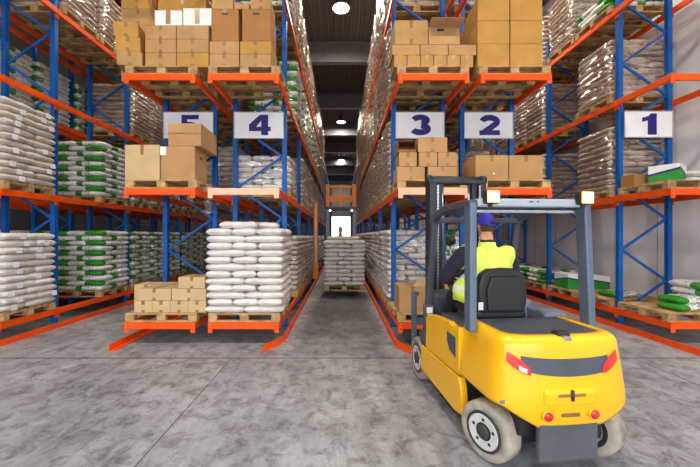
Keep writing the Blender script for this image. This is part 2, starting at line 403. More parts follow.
SPX = {'5': (164,214), '4': (234.3,284.2), '3': (395.3,444), '2': (463.6,512.4), '1': (623,671.5)}
for d in '54321':
    ys = 6.555; x0 = (SPX[d][0]-VX)*ys/F; x1 = (SPX[d][1]-VX)*ys/F; top = H+(236-112.4)*ys/F; bot = H+(236-139)*ys/F
    if d == '1': top += .02; bot += .02
    t = empty('aisle_sign', ((x0+x1)/2, ys-.02, bot)); tag(t, SG[d][0], 'sign', None)
    w = x1-x0; h = top-bot
    MB().box(-w/2, w/2, -.006, .006, 0, h).build('panel', M['sign'], t)
    k = MB(); e = .014
    for a in ((-w/2, w/2, 0, e), (-w/2, w/2, h-e, h), (-w/2, -w/2+e, e, h-e), (w/2-e, w/2, e, h-e)): k.box(a[0], a[1], -.014, .012, a[2], a[3])
    k.build('frame', M['signframe'], t)
    dw = .43; dh = .40
    if d == '1': dw = .40; dh = .42
    k = MB(); digit(k, d, Matrix.Translation((-dw/2+(.02 if d != '1' else .04), -.007, h/2-dh/2+.005)) @ Matrix.Diagonal((dw, 1, dh, 1)))
    k.build('number', M['navy'], t)

# ------------------------------------------------------------------ pallets
PW, PD, PH = 1.2, 1.0, .144
def pallet_parts(px=PW, py=PD):
    top = MB()
    for i in range(7):
        y = -py/2+i*(py-.1)/6; top.cbox(-px/2, px/2, y, y+.1, .122, .144, .004, 0, 1)
    for x in (-px/2, -.0725, px/2-.145): top.box(x, x+.145, -py/2, py/2, .1, .1215)
    blocks = []
    for ix, x in enumerate((-px/2, -.0725, px/2-.145)):
        for y in (-py/2, -.05, py/2-.1): blocks.append(MB().cbox(x, x+.145, y, y+.1, .022, .1, .004, 0, 1))
    bot = MB()
    for y in (-py/2, -.05, py/2-.1): bot.box(-px/2, px/2, y, y+.1, 0, .0215)
    return top, blocks, bot
tp, bl, bt = pallet_parts()
tp_me = tp.mesh('top_deck', M['wood']); bt_me = bt.mesh('bottom_boards', M['wood']); bl_me = [b.mesh('block', M['wood']) for b in bl]
k = MB(); a, b, c = pallet_parts()
for q in [a, c]+b: k.add(q.v, q.f)
pal_me = k.mesh('wooden_pallet', M['wood'])
def pallet(x, y, z, label, detail=True, sy=1.0, group=None, rz=0):
    if detail:
        t = empty('wooden_pallet', (x, y, z), rz)
        link('top_deck', tp_me, t); link('bottom_boards', bt_me, t)
        for m in bl_me: link('block', m, t)
    else: t = link('wooden_pallet', pal_me, None, (x, y, z), (0,0,rz))
    t.scale = (1, sy, 1); tag(t, label, 'pallet', group); return t

# ------------------------------------------------------------------ sacks
def sack_geo(seed, L=.618, W=.412, T=.120, nu=15, nv=11, puff=1.):
    rnd = random.Random(seed); off = Vector((seed*3.1, seed*1.7, 0))
    vs = []; fs = []; uv = []
    for side in (1, -1):
        for j in range(nv):
            for i in range(nu):
                u = -1+2*i/(nu-1); v = -1+2*j/(nv-1)
                uu = math.sin(u*PI/2); vv = math.sin(v*PI/2)
                e = max(0, (1-abs(uu)**8))**.5*max(0, (1-abs(vv)**7))**.5
                x = uu*L/2*(1-.05*abs(vv)**6*1.2); y = vv*W/2*(1-.06*abs(uu)**4)
                nz = mn.noise(Vector((x*7, y*7, side*2.))+off)
                n2 = mn.noise(Vector((x*18, y*18, side*5.))+off)
                z = side*T/2*e*(1+.0*nz)+(.012*nz+.006*n2)*e*puff
                if side < 0: z = max(z, -T/2*.98)
                if abs(u) == 1 or abs(v) == 1: z = .018*mn.noise(Vector((x*9, y*9, 1.))+off)
                x += .012*mn.noise(Vector((y*8, 3., side*.3))+off)*abs(uu); y += .014*mn.noise(Vector((x*8, 9., 1.))+off)*abs(vv)
                vs.append((x, y, z)); uv.append(((u+1)/2, (v+1)/2))
    n = nu*nv
    for s in range(2):
        for j in range(nv-1):
            for i in range(nu-1):
                a = s*n+j*nu+i; q = (a, a+1, a+nu+1, a+nu); fs.append(q if s == 0 else q[::-1])
    return vs, fs, uv
def geo_mesh(name, parts, mats):          # parts: list of (vs, fs, uvs, material index)
    V = []; Fc = []; U = []; MI = []
    for vs, fs, uv, mi in parts:
        o = len(V); V += vs; U += uv
        for f in fs: Fc.append([o+i for i in f]); MI.append(mi)
    me = bpy.data.meshes.new(name); me.from_pydata([tuple(v) for v in V], [], Fc)
    for m in mats: me.materials.append(m)
    me.polygons.foreach_set('material_index', MI); me.polygons.foreach_set('use_smooth', [True]*len(Fc))
    ul = me.uv_layers.new(name='UVMap'); lu = []
    for f in Fc:
        for i in f: lu += U[i]
    ul.data.foreach_set('uv', lu); me.update()
    return me
TH = .118
SK = {}
for kd in 'WBGT': SK[kd] = [geo_mesh('sack', [sack_geo(i*5+ord(kd)) + (0,)], [M['sack'+kd]]) for i in range(6)]
def layer_slots(n):                        # five sacks to a layer on a 1.2 x 1.0 pallet, bond alternating
    if n % 2 == 0: return [(-.3, -.3, 0, 'front left'), (.3, -.3, 0, 'front right'), (-.4, .2, 1, 'back left'), (0, .2, 1, 'back middle'), (.4, .2, 1, 'back right')]
    return [(-.4, -.2, 1, 'front left'), (0, -.2, 1, 'front middle'), (.4, -.2, 1, 'front right'), (-.3, .3, 0, 'back left'), (.3, .3, 0, 'back right')]
KN = {'W': 'white', 'G': 'green and white', 'B': 'brown', 'T': 'pale taupe'}
label_me = MB().box(-.002, .004, -.05, .05, -.045, .045).mesh('paper_label', M['paper'])
def jig(rnd, n, lean=0.): return (rnd.uniform(-.012, .012)+lean*math.sin(n*.9), rnd.uniform(-.012, .012), rnd.uniform(-.035, .035))
def gfl(kd, pos, rnd): return rnd.choice((0, PI)) if kd != 'G' else (PI if pos in ('front middle', 'back left', 'back middle') else 0)
def sack_stack(x, y, z, kd, nl, where, group, seed, th=TH, sy=1., extra=None):
    wd = 1.06 if extra else 1.; rnd = random.Random(seed); lab = label_me if where.startswith('left edge') else None
    for n in range(nl):
        for (dx, dy, r, pos) in layer_slots(n):
            j = jig(rnd, n, .01); fl = gfl(kd, pos, rnd)
            o = link('sack', rnd.choice(SK[kd]), None, (x+dx*wd+j[0], y+(dy+j[1])*sy, z+(n+.5)*th), (0, 0, r*PI/2+fl+j[2]))
            o.scale = ((1.09, 1.06, 1.07*th/.12) if extra else (1.03, 1.03, 1.03*th/.12))
            if lab and pos.endswith('right') and rnd.random() < .6:
                rz_ = r*PI/2+fl+j[2]; q = Matrix.Rotation(-rz_, 4, 'Z') @ Vector(((.212 if r else .316), rnd.uniform(-.12, .12), 0))
                link('paper_label', lab, o, q, (0, rnd.uniform(-.1, .1), -rz_))
            tag(o, '%s sack, %s of %s layer up, %s' % (KN[kd], pos, ORD[n+1], where), 'sack', group)
    if extra:
        for i, (dx, dy, r, lb) in enumerate(extra):
            o = link('sack', SK[kd][i], None, (x+dx, y+dy, z+(nl+.5)*th), (0, 0, r)); tag(o, lb, 'sack', group)
        return

def film_geo(hh, seed, w=1.22, d=.95, th=TH):
    vs = []; fs = []; uv = []; per = []
    n = 56; off = Vector((seed*2.3, 0, seed))
    for i in range(n):
        t = 2*PI*i/n; c, s = math.cos(t), math.sin(t); e = 2/7.
        per.append((w/2*math.copysign(abs(c)**e, c), d/2*math.copysign(abs(s)**e, s)))
    rows = int(hh/th*4)+1
    for j in range(rows+1):
        z = hh*j/rows; ph = (z/th) % 1
        bul = .018*abs(math.sin(ph*PI))**.6
        ins = 0 if z < hh-.08 else .10*((z-hh+.08)/.08)**2
        ins -= .03*math.sin(PI*min(1, z/hh))
        for (px, py) in per:
            nz = mn.noise(Vector((px*4+z*3., py*4, z*6.))+off)*.030+mn.noise(Vector((px*5, py*5+z*9, z*11.))+off)*.020
            q = 1+(bul+nz-ins)/.6
            vs.append((px*q, py*q, z)); uv.append((0, 0))
    for j in range(rows):
        for i in range(n): fs.append((j*n+i, j*n+(i+1)%n, (j+1)*n+(i+1)%n, (j+1)*n+i))
    fs.append(tuple(rows*n+i for i in range(n)))
    return vs, fs, uv
FILM = {}; LOAD = {}
def film_mesh(nl, v, sh):
    if (nl, v, sh) not in FILM: FILM[nl, v, sh] = geo_mesh('film_wrap', [film_geo(nl*TH+.02, v+nl)+(0,)], [M['shiny' if sh else 'film']])
    return FILM[nl, v, sh]
def load_mesh(kd, nl, v, fl=True, sh=False):
    key = (kd, nl, v, fl, sh)
    if key not in LOAD:
        rnd = random.Random(v*97+nl); parts = []
        lows = [sack_geo(i+40, nu=9, nv=7) for i in range(3)]
        for n in range(nl):
            for (dx, dy, r, pos) in layer_slots(n):
                vs, fs, uv = rnd.choice(lows); j = jig(rnd, n, .012)
                T = Matrix.Translation((dx+j[0], dy+j[1], (n+.5)*TH)) @ Matrix.Rotation(r*PI/2+gfl(kd, pos, rnd)+j[2], 4, 'Z')
                parts.append(([T @ Vector(q) for q in vs], fs, uv, 0))
        if fl: parts.append(film_geo(nl*TH+.02, v+nl)+(1,))
        LOAD[key] = geo_mesh('wrapped_sacks', parts, [M['sack'+kd], M['shiny' if sh else 'film']])
    return LOAD[key]
def wrapped(x, y, z, kd, nl, label, group, v, detail, sy, fl=True, sh=False):
    if detail:
        t = empty('wrapped_sacks', (x, y, z)); rnd = random.Random(v*31+nl)
        for n in range(nl):
            for (dx, dy, r, pos) in layer_slots(n):
                j = jig(rnd, n, .012)
                link('sack', rnd.choice(SK[kd]), t, (dx+j[0], dy+j[1], (n+.5)*TH), (0, 0, r*PI/2+gfl(kd, pos, rnd)+j[2]))
        if fl: link('film_wrap', film_mesh(nl, v % 3, sh), t)
    else: t = link('wrapped_sacks', load_mesh(kd, nl, v % 3, fl, sh), None, (x, y, z))
    t.scale = (.97, sy*.945, 1); tag(t, label, 'sacks', group); return t

SL = [6.01, 7.19, 8.245]; SY = [1., 1., 1.]
for f in FR[1:]:
    for q in (.53, 1.45, 2.37): SL.append(f+.08+q-.05); SY.append(.89)
LV = ['floor level', 'second level', 'third level', 'top level']
RD = {'A': 'left edge rack', 'B': 'rack behind left edge rack', '5': 'rack second left of aisle', '4': 'rack left of aisle', '3': 'rack right of aisle', '2': 'rack second right of aisle', '1': 'right wall rack'}
KS = {'W': 'white', 'G': 'green', 'B': 'brown', 'T': 'taupe'}
plan = []
def P(row, lev, spec):                     # spec: {slot: (kind, layers)}
    for s, q in spec.items(): plan.append((row, lev, s, q[0], q[1]))
R = lambda a, b, kd, nl: {i: (kd, nl) for i in range(a, b+1)}
P('A', 0, R(3, 10, 'G', 12)); P('A', 1, R(3, 8, 'G', 11)); P('A', 2, R(3, 9, 'B', 11)); P('A', 3, R(1, 6, 'B', 10))
P('B', 0, R(0, 6, 'G', 12)); P('B', 2, R(0, 6, 'G', 11)); P('B', 1, R(3, 5, 'G', 10))
P('5', 1, {2: ('T', 10), 3: ('W', 8), 5: ('B', 9)}); P('5', 2, {1: ('B', 8), 2: ('B', 9), 3: ('B', 9), 4: ('G', 9)}); P('5', 3, {1: ('B', 8), 3: ('B', 9)}); P('5', 0, {5: ('G', 12), 6: ('G', 12), 8: ('G', 11)})
P('4', 0, R(2, 14, 'T', 11)); P('4', 1, {**{1: ('W', 6)}, **R(3, 14, 'T', 10)}); P('4', 2, {**R(2, 8, 'G', 11), **R(9, 14, 'B', 11)}); P('4', 3, {**{1: ('G', 4)}, **R(2, 14, 'B', 11)})
P('3', 0, R(1, 14, 'W', 12)); P('3', 1, {**R(1, 14, 'B', 12)}); P('3', 2, R(1, 14, 'B', 12)); P('3', 3, R(1, 14, 'B', 12))
P('2', 0, {2: ('G', 12)}); P('2', 1, {2: ('B', 9), 3: ('B', 10), 5: ('B', 10)}); P('2', 2, {1: ('B', 9), 2: ('B', 9), 3: ('B', 9), 4: ('B', 9)}); P('2', 3, {1: ('W', 9), 2: ('W', 9), 3: ('B', 9)})
P('1', 1, {**{1: ('B', 11)}, **R(3, 8, 'B', 11)}); P('1', 2, {**{1: ('B', 10)}, **R(3, 8, 'B', 11)}); P('1', 3, {**{1: ('G', 3)}, **R(2, 8, 'B', 11)}); P('1', 0, R(3, 5, 'G', 3))
for pi, (row, lev, s, kd, nl) in enumerate(plan):
    y = SL[s]; z = ZL[lev]+.002; det = s <= 2
    seen = sorted(q[2] for q in plan if q[0] == row and q[1] == lev); od = ORD[seen.index(s)+1]
    wr = 'film-wrapped' if not (kd == 'G' and nl < 5) else 'loosely stacked'
    pallet(CX[row], y, z, 'pallet under %s sack load, %s, %s' % (od, LV[lev], RD[row]), det, SY[s], 'pallets along the %s' % RD[row])
    wrapped(CX[row], y, z+PH+.002, kd, nl, '%s %s sacks, %s load, %s, %s' % (wr, KS[kd], od, LV[lev], RD[row]), 'sack loads on the %s' % RD[row], pi, det, SY[s], wr[0] == 'f', kd == 'B' and (lev >= 2 or row == '1'))

# loose sack stacks that can be told apart sack by sack
def stack_on(row, lev, s, kd, nl, where, pl, seed, th=TH, extra=None, y=None):
    y = y or SL[s]; z = ZL[lev]+.002
    pallet(CX[row], y, z, pl, True, 1.)
    sack_stack(CX[row], y, z+PH+.002, kd, nl, where, '%s sacks, %s' % (KN[kd], where), seed, th, 1., extra)
stack_on('4', 0, 0, 'W', 12, 'sign 4 floor pallet', 'wooden pallet under the tall white sack stack below sign 4', 3, .118,
         [(-.13, -.28, .03, 'white sack lying left on top of the tall stack below sign 4'), (.17, .1, .1, 'white sack lying right on top of the tall stack below sign 4')])
stack_on('A', 0, 0, 'W', 11, 'left edge floor pallet', 'wooden pallet under white sacks at the bottom left edge', 4, .122)
stack_on('A', 1, 0, 'T', 12, 'left edge upper pallet', 'wooden pallet under taupe sacks on second level at left edge', 5, .118)
stack_on('A', 0, 2, 'G', 12, 'left rack floor pallet', 'wooden pallet under green and white sacks on floor level, left rack', 6)
stack_on('A', 1, 2, 'G', 11, 'left rack upper pallet', 'wooden pallet under green and white sacks on second level, left rack', 8)

# paper labels stuck on the left edge sacks
# ------------------------------------------------------------------ cartons
def carton(x, y, z, w, d, h, label, m='board', tape='tape', rz=0, tilt=0, group=None, tw=.055, holes=False, drop=.33, front=True):
    """box whose base centre is at x, y, z"""
    k = MB(); k.cbox(-w/2, w/2, -d/2, d/2, 0, h-.003, .006)
    k.box(-w/2+.006, -.001, -d/2+.004, d/2-.004, h-.004, h); k.box(.001, w/2-.006, -d/2+.004, d/2-.004, h-.004, h)
    o = k.build('carton', M[m], None, (x, y, z), (0, tilt, rz)); tag(o, label, 'box', group)
    if tape:
        e = .0015; k = MB()
        k.box(-tw/2, tw/2, -d/2-e, d/2+e, h, h+e); k.box(-tw/2, tw/2, -d/2-e, -d/2, h*(1-drop), h); k.box(-tw/2, tw/2, d/2, d/2+e, h*(1-drop), h)
        if front: k.box(-tw/2, tw/2, -d/2-e, -d/2, 0, h*drop*.7)
        k.build('packing_tape', M[tape], o)
    if holes:
        k = MB(); k.cbox(-.055, .055, -d/2-.002, -d/2+.01, h*.82, h*.82+.035, .012); k.build('hand_hole', M['black'], o)
    return o
def cpx(row, x0, x1, ytop, ybot, d, label, yf=None, **kw):     # carton whose front face sits at the measured picture rectangle
    yf = yf or 5.56
    xa = (x0-VX)*yf/F; xb = (x1-VX)*yf/F; zt = H+(236-ytop)*yf/F; zb = H+(236-ybot)*yf/F
    return carton((xa+xb)/2, yf+d/2, zb, xb-xa-.004, d, zt-zb-.003, label, **kw)
def zpx(z, yf): return 236-(z-H)*F/yf
yf = 5.56
zt0, zt1, zt2 = [z+PH+.003 for z in (Z0, Z1, Z2)]
b0, b1, b2 = zpx(zt0, yf), zpx(zt1, yf), zpx(zt2, yf)
# row 5, floor level
pallet(CX['5'], 6.01, Z0+.002, 'wooden pallet under small cartons on the floor level below sign 5')
for i, (a, c) in enumerate(((134,152), (152,170), (170,188), (188,206))):
    cpx('5', a, c, b0-12, b0, .4, 'small carton, %s from left in the bottom row below sign 5' % ORD[i+1], m='board4', group='small cartons below sign 5')
cpx('5', 137, 171, b0-24, b0-12.05, .45, 'wide carton at left of the middle row below sign 5', m='board4', group='small cartons below sign 5')
cpx('5', 171.5, 206, b0-24, b0-12.05, .45, 'wide carton at right of the middle row below sign 5', m='board4', group='small cartons below sign 5')
cpx('5', 178, 205, b0-35.5, b0-24.1, .42, 'carton on top of the small carton pile below sign 5', m='board4', group='small cartons below sign 5')
for i, a in enumerate((134, 158, 182)):
    cpx('5', a, a+23.5, zpx(zt0+.40, 6.03), zpx(zt0, 6.03), .42, 'taller carton in the rear row of small carton pile, %s from left' % ORD[i+1], yf=6.03, m='board4', group='small cartons below sign 5')
# row 5, second level
pallet(CX['5'], 6.01, Z1+.002, 'wooden pallet under the large cartons in front of sign 5')
cpx('5', 124.6, 159.5, b1-35.5, b1, .55, 'pale square carton at the left in front of sign 5', m='board4', front=False, drop=.28)
c = cpx('5', 160.8, 194.8, b1-34, b1, .5, 'large tan carton below the top one in front of sign 5', m='board2', tape=None)
MB().box(-.3, -.2, -.2525, -.2505, .42, .56).build('paper_label', M['paper'], c)
k = MB(); k.cbox(.27, .288, -.05, .05, .4, .44, .005); k.build('hand_hole', M['black'], c)
cpx('5', 160.8, 194.8, zpx(zt1+.555, 6.08), zpx(zt1, 6.08), .45, 'tan carton in the rear behind large carton in front of sign 5', yf=6.075, m='board2', tape=None)
c = cpx('5', 168, 201, b1-57, b1-34.1, .72, 'tan carton on top, hiding the lower half of sign 5', m='board2', tape=None)
MB().box(-.283, .283, -.3625, -.361, .2, .225).build('packing_tape', M['tape'], c)
# row 5, third level
g = 'cartons on the third level above sign 5'
pallet(CX['5'], 6.01, Z2+.002, 'wooden pallet under the mixed cartons above sign 5')
b = b2
lean = .1
for i in range(3):
    z = zt2+i*.243; x = (128.5-VX)*yf/F-.024*i*1.
    carton(x, yf+.16, z, .38, .42, .242, ['bottom', 'middle', 'top'][i]+' carton of the leaning three-box stack at left above sign 5', m='board3' if i else 'board', rz=.22-.03*i, group=g)
for i, (y0, y1) in enumerate(((b-14.5, b), (b-28, b-14.55), (b-41.5, b-28.05))):
    n = ['bottom', 'middle', 'top'][i]
    cpx('5', 145, 176, y0, y1, .5, '%s carton of the left three-box column above sign 5' % n, m=['board', 'board2', 'board2'][i], group=g)
    cpx('5', 176.6, 208.5, y0, y1, .5, '%s carton of the right three-box column above sign 5' % n, m=['board3', 'board', 'board2'][i], group=g)
cpx('5', 154.5, 182, b-57, b-41.55, .4, 'left white carton on the boxes above sign 5', m='whitebox', tw=.08, group=g, drop=.9, front=False)
cpx('5', 183, 211.5, b-59, b-41.55, .4, 'right white carton on the boxes above sign 5', m='whitebox', tw=.08, group=g, drop=.9, front=False)
hs_ = (0, .345, .69, 1.035, 1.335, 1.56)
for i in range(5): cpx('5', 121, 152 if i == 4 else 155, zpx(zt2+hs_[i+1], 6.07), zpx(zt2+hs_[i], 6.07), .4, '%s box of the rear column behind the leaning stack' % ['lowest', 'second', 'middle', 'second highest', 'topmost'][i], yf=6.07, m='board3' if i == 4 else 'board2', group=g)
for i in range(4): cpx('5', 158, 206, zpx(zt2+.39*(i+1), 6.09), zpx(zt2+.39*i, 6.09), .38, '%s wide carton behind the white boxes above sign 5' % ['lowest', 'second', 'third', 'topmost'][i], yf=6.09, m='board3', group=g)
# row 4, third level
g = 'cartons on the third level above sign 4'
pallet(CX['4'], 6.01, Z2+.002, 'wooden pallet under the tall cartons above sign 4')
for (a, c, n) in ((209.3, 239, 'left'), (240, 271, 'right')):
    cpx('4', a, c, b-13, b, .52, 'flat carton at the %s bottom above sign 4' % n, m='board2' if n == 'left' else 'board', group=g)
    cpx('4', a, c, b-26, b-13.05, .52, 'flat carton second up at the %s above sign 4' % n, m='board2' if n == 'left' else 'board3', group=g)
    cpx('4', a+2, c-.5, b-58, b-26.05, .5, 'tall carton with hand hole at the %s above sign 4' % n, m='board5', holes=True, drop=.12, group=g)
cpx('4', 211.5, 233, b-72, b-58.05, .4, 'carton on the left tall box above sign 4', m='board2', group=g)
cpx('4', 234, 249, b-65, b-58.05, .3, 'small flat carton between two top boxes above sign 4', m='board2', group=g)
cpx('4', 250.5, 270.5, b-68.5, b-58.05, .4, 'carton on the right tall box above sign 4', m='board', group=g)
for i in range(2): cpx('4', 212+i*30, 240+i*30, zpx(zt2+.95, 6.11), zpx(zt2, 6.11), .38, 'big plain carton in the rear %s above sign 4' % ('left' if i == 0 else 'right'), yf=6.1, m='board5', group=g)
# row 3, third level
g = 'cartons on the third level above sign 3'
pallet(CX['3'], 6.01, Z2+.002, 'wooden pallet under the open carton above sign 3')
for i in range(6):
    a = 394+i*13.3; cpx('3', a, a+12.9, b-12, b, .38, 'small taped carton, %s from left in bottom row above sign 3' % ORD[i+1], m='board', tape='tapeorange', group=g)
for i in range(3):
    a = 392+i*28.3; cpx('3', a, a+27.8, b-22.5, b-12.05, .46, 'flat carton %s in the row on small boxes above sign 3' % ['left', 'in the middle', 'right'][i], m='board2', tape=None, group=g)
cpx('3', 394.5, 428, b-47, b-22.55, .5, 'large square carton at upper left above sign 3', m='board', group=g)
c = cpx('3', 428.5, 460, b-40, b-22.55, .46, 'open carton with raised flap above sign 3', m='board2', tape=None, group=g)
k = MB(); w = 31.5*yf/F; h = 17.4*yf/F
k.bar((-w/2, .22, h), (w/2, .22, h), .006, .01)
k.add([(-w/2, .2, h), (w/2, .2, h), (w/2, .24, h+.29), (-w/2, .24, h+.29), (-w/2, .207, h), (w/2, .207, h), (w/2, .247, h+.29), (-w/2, .247, h+.29)], [(0,1,2,3), (7,6,5,4), (0,4,5,1), (1,5,6,2), (2,6,7,3), (3,7,4,0)])
k.add([(-w/2, -.23, h), (w/2, -.23, h), (w/2+.02, -.42, h+.03), (-w/2, -.42, h+.03), (-w/2, -.23, h+.006), (w/2, -.23, h+.006), (w/2+.02, -.42, h+.036), (-w/2, -.42, h+.036)], [(0,1,2,3), (7,6,5,4), (0,4,5,1), (1,5,6,2), (2,6,7,3), (3,7,4,0)])
k.build('flap', M['board2'], c)
MB().cbox(-.12, .0, -.236, -.22, h-.07, h-.03, .01).build('hand_hole', M['black'], c)
cpx('3', 455, 476, zpx(zt2+.9, 6.07), zpx(zt2, 6.07), .4, 'dark carton in the rear beside the open one above sign 3', yf=6.07, m='boardin', group=g)
for i in range(2): cpx('3', 398+i*28, 425+i*28, zpx(zt2+.9, 6.08), zpx(zt2, 6.08), .4, 'plain carton in the rear %s above sign 3' % ('left' if i == 0 else 'middle'), yf=6.08, m='board', group=g)
# row 2, third level
g = 'six big cartons above sign 2'
pallet(CX['2'], 6.01, Z2+.002, 'wooden pallet under the six big cartons above sign 2')
for r in range(3):
    for c_ in range(2):
        cpx('2', 477.5+c_*33, 509.5+c_*33, b-23.2*(r+1), b-23.2*r-.05, .62, '%s big ochre carton in the %s column above sign 2' % (['bottom', 'middle', 'top'][r], ['left', 'right'][c_]), m='board3', tape=None, group=g)
# row 3, second level
g = 'cartons in front of sign 3'; b = b1
pallet(CX['3'], 6.01, Z1+.002, 'wooden pallet under the carton pile in front of sign 3')
cpx('3', 397, 425, b-13.5, b, .42, 'bottom left carton of the pile in front of sign 3', m='board2', group=g)
cpx('3', 428, 457, b-13.5, b, .42, 'bottom right carton of the pile in front of sign 3', m='board2', group=g)
for i, (a, c_) in enumerate(((399, 417), (419, 437.5), (438, 457))): cpx('3', a, c_, b-28, b-13.55, .4, '%s carton in the middle row in front of sign 3' % ['left', 'central', 'right'][i], m='board2', group=g)
cpx('3', 418, 447.5, b-43, b-28.05, .4, 'top carton of the pile covering the foot of sign 3', m='board2', group=g)
# open dark carton, top left
ya = yf; xa = (398-VX)*yf/F; xb = (416-VX)*yf/F; zb = H+(236-(b-28.05))*yf/F; hh = 11*yf/F
k = MB(); w = xb-xa; t_ = .006
k.box(-w/2, w/2, -.18, .18, 0, t_); k.box(-w/2, -w/2+t_, -.18, .18, t_, hh); k.box(w/2-t_, w/2, -.18, .18, t_, hh); k.box(-w/2+t_, w/2-t_, .174, .18, t_, hh); k.box(-w/2+t_, w/2-t_, -.18, -.174, t_, hh*.25); k.box(-w/2, w/2, -.18, .18, hh, hh+t_)
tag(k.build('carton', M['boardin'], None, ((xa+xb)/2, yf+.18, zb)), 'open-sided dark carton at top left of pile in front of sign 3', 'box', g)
for i in range(2): cpx('3', 402+i*29, 429+i*29, zpx(zt1+.55, 6.05), zpx(zt1, 6.05), .4, 'plain carton in the rear %s of pile in front of sign 3' % ('left' if i == 0 else 'right'), yf=6.05, m='board2', group=g)
# row 2, second level
pallet(CX['2'], 6.01, Z1+.002, 'wooden pallet under two large cartons below sign 2')
for i, (a, c_) in enumerate(((475.5, 508.5), (509.2, 543))):
    c = cpx('2', a, c_, b-25, b, .62, '%s of the two large cartons below sign 2' % ['left', 'right'][i], m='board', front=False, drop=.25)
    if i == 0: MB().lathe([(.022, 0), (.022, .002)], 14, 0, Matrix.Translation((.03, -.312, .1)) @ Matrix.Rotation(PI/2, 4, 'X')).build('round_sticker', M['paper'], c)
# row 3, floor level
pallet(CX['3'], 6.01, Z0+.002, 'wooden pallet under cartons behind the forklift mast')
c = carton(1.22, 5.86, zt0, .46, .5, .43, 'carton with opened flap behind the forklift mast', m='board')
k = MB(); k.add([(.0, -.23, .43), (.2, -.23, .43), (.29, -.25, .56), (.09, -.25, .56), (.0, -.224, .43), (.2, -.224, .43), (.29, -.244, .56), (.09, -.244, .56)], [(0,1,2,3), (7,6,5,4), (0,4,5,1), (1,5,6,2), (2,6,7,3), (3,7,4,0)]); k.build('flap', M['board4'], c)
carton(1.75, 5.86, zt0, .5, .5, .40, 'carton right of the opened one behind the forklift mast', m='board2')
# row 1: second level front
pallet(CX['1'], 6.01, Z1+.002, 'wooden pallet under the green and white box by sign 1')
def green_box(x, y, z, w, d, h, label, rz=0, simple=False):
    o = MB().cbox(-w/2, w/2, -d/2, d/2, 0, h, .004).build('carton', M['greenbox'], None, (x, y, z), (0,0,rz)); tag(o, label, 'box')
    k = MB(); e = .002
    # white upper part edged by a navy chevron
    for s in (0, 1):
        ax = (lambda u, v, q: (u, -d/2-e-q, v)) if s == 0 else (lambda u, v, q: (-w/2-e-q, u, v))
        hw = w/2 if s == 0 else d/2; lo = h*.52; md = h*.78 if s == 0 else h*.78
        ps = ([(-hw, md), (hw, lo), (hw, h), (-hw, h)] if s == 0 else [(-hw, md), (hw, lo), (hw, h), (-hw, h)])
        k.add([ax(u, v, 0) for u, v in ps], [(0,1,2,3)], 0); nv = [(-hw, md-.025), (hw, lo-.025), (hw, lo+.01), (-hw, md+.01)]
        k.add([ax(u, v, .0005) for u, v in nv], [(0,1,2,3)], 1)
    k.box(-w/2-e, w/2+e, -d/2-e, d/2+e, h, h+e, 0)
    k.build('white_print', [M['whitebox'], M['navy']], o); return o
green_box(5.98, 6.05, zt1, .50, .42, .33, 'green and white carton on the pallet by sign 1', rz=.62)
carton(5.63, 6.33, zt1, .28, .3, .22, 'small brown carton left of the green and white one', m='board5', tape=None)
for i, (dx, dz) in enumerate(((0, 0), (.02, .12))):
    o = link('sack', SK['W'][i], None, (6.43, 6.16+i*.02, zt1+.06+dz), (0,0,PI/2)); tag(o, ['lower', 'upper'][i]+' white sack at the right edge beside sign 1 rack box', 'sack')
carton(6.55, 5.66, zt1, .1, .1, .12, 'tiny carton at the right edge of the sign 1 pallet', m='board4', tape=None) if False else None
# row 1: floor level
pallet(CX['1'], 6.01, Z0+.002, 'bare wooden pallet with green sacks near the right edge of photo')
GS = [(6.0, 5.80, 0, .22, 'green and white sack lying lowest in front near the right edge'), (6.06, 5.84, 1, .06, 'green and white sack second up in front near the right edge'),
      (6.43, 5.98, 0, PI/2, 'green and white sack at the bottom of the pile at right edge'), (6.43, 6.0, 1, -PI/2, 'green and white sack second up in pile at right edge'),
      (6.44, 5.98, 2, PI/2+.06, 'green and white sack third up in pile at right edge'), (6.42, 6.0, 3, PI/2-.05, 'green and white sack on top of the pile at right edge')]
for i, (x, y, n, r, lb) in enumerate(GS):
    o = link('sack', SK['G'][i % 6], None, (x, y, zt0+.06+n*.118), (0, 0, r)); tag(o, lb, 'sack', 'green sacks near the right edge')
pallet(CX['1'], 7.19, Z0+.002, 'wooden pallet carrying one flat sack behind right rear guard pillar')
o = link('sack', SK['G'][1], None, (5.95, 7.1, zt0+.06), (0, 0, .2)); tag(o, 'single green and white sack on pallet at foot of sign 1 rack', 'sack')
pallet(CX['1'], 8.245, Z0+.002, 'wooden pallet carrying the green box seen through the forklift guard')
green_box(5.75, 8.25, zt0, .5, .5, .36, 'green and white carton on floor level seen behind forklift guard pillar', rz=.0)
green_box(6.3, 8.25, zt0, .45, .5, .3, 'smaller green and white carton by the wall on floor level', rz=.0)

# clear plastic holder hanging on the sign 5 rack
t = empty('document_holder', (-2.45, 6.1, Z1-.385)); tag(t, 'clear plastic cylinder hanging below the second level of sign 5 rack', 'holder')
MB().lathe([(.075, 0), (.08, .24), (.084, .25)], 20).build('cup', M['clear'], t)
MB().lathe([(.086, .245), (.086, .27), (.0, .275)], 20).box(-.02, .02, -.004, .004, .0+.205, .274).build('lid', mat('green_lid', rgb(60, 130, 90), .5), t)
MB().lathe([(.079, .02), (.079, .05)], 20).build('base_ring', M['mgrey'], t)

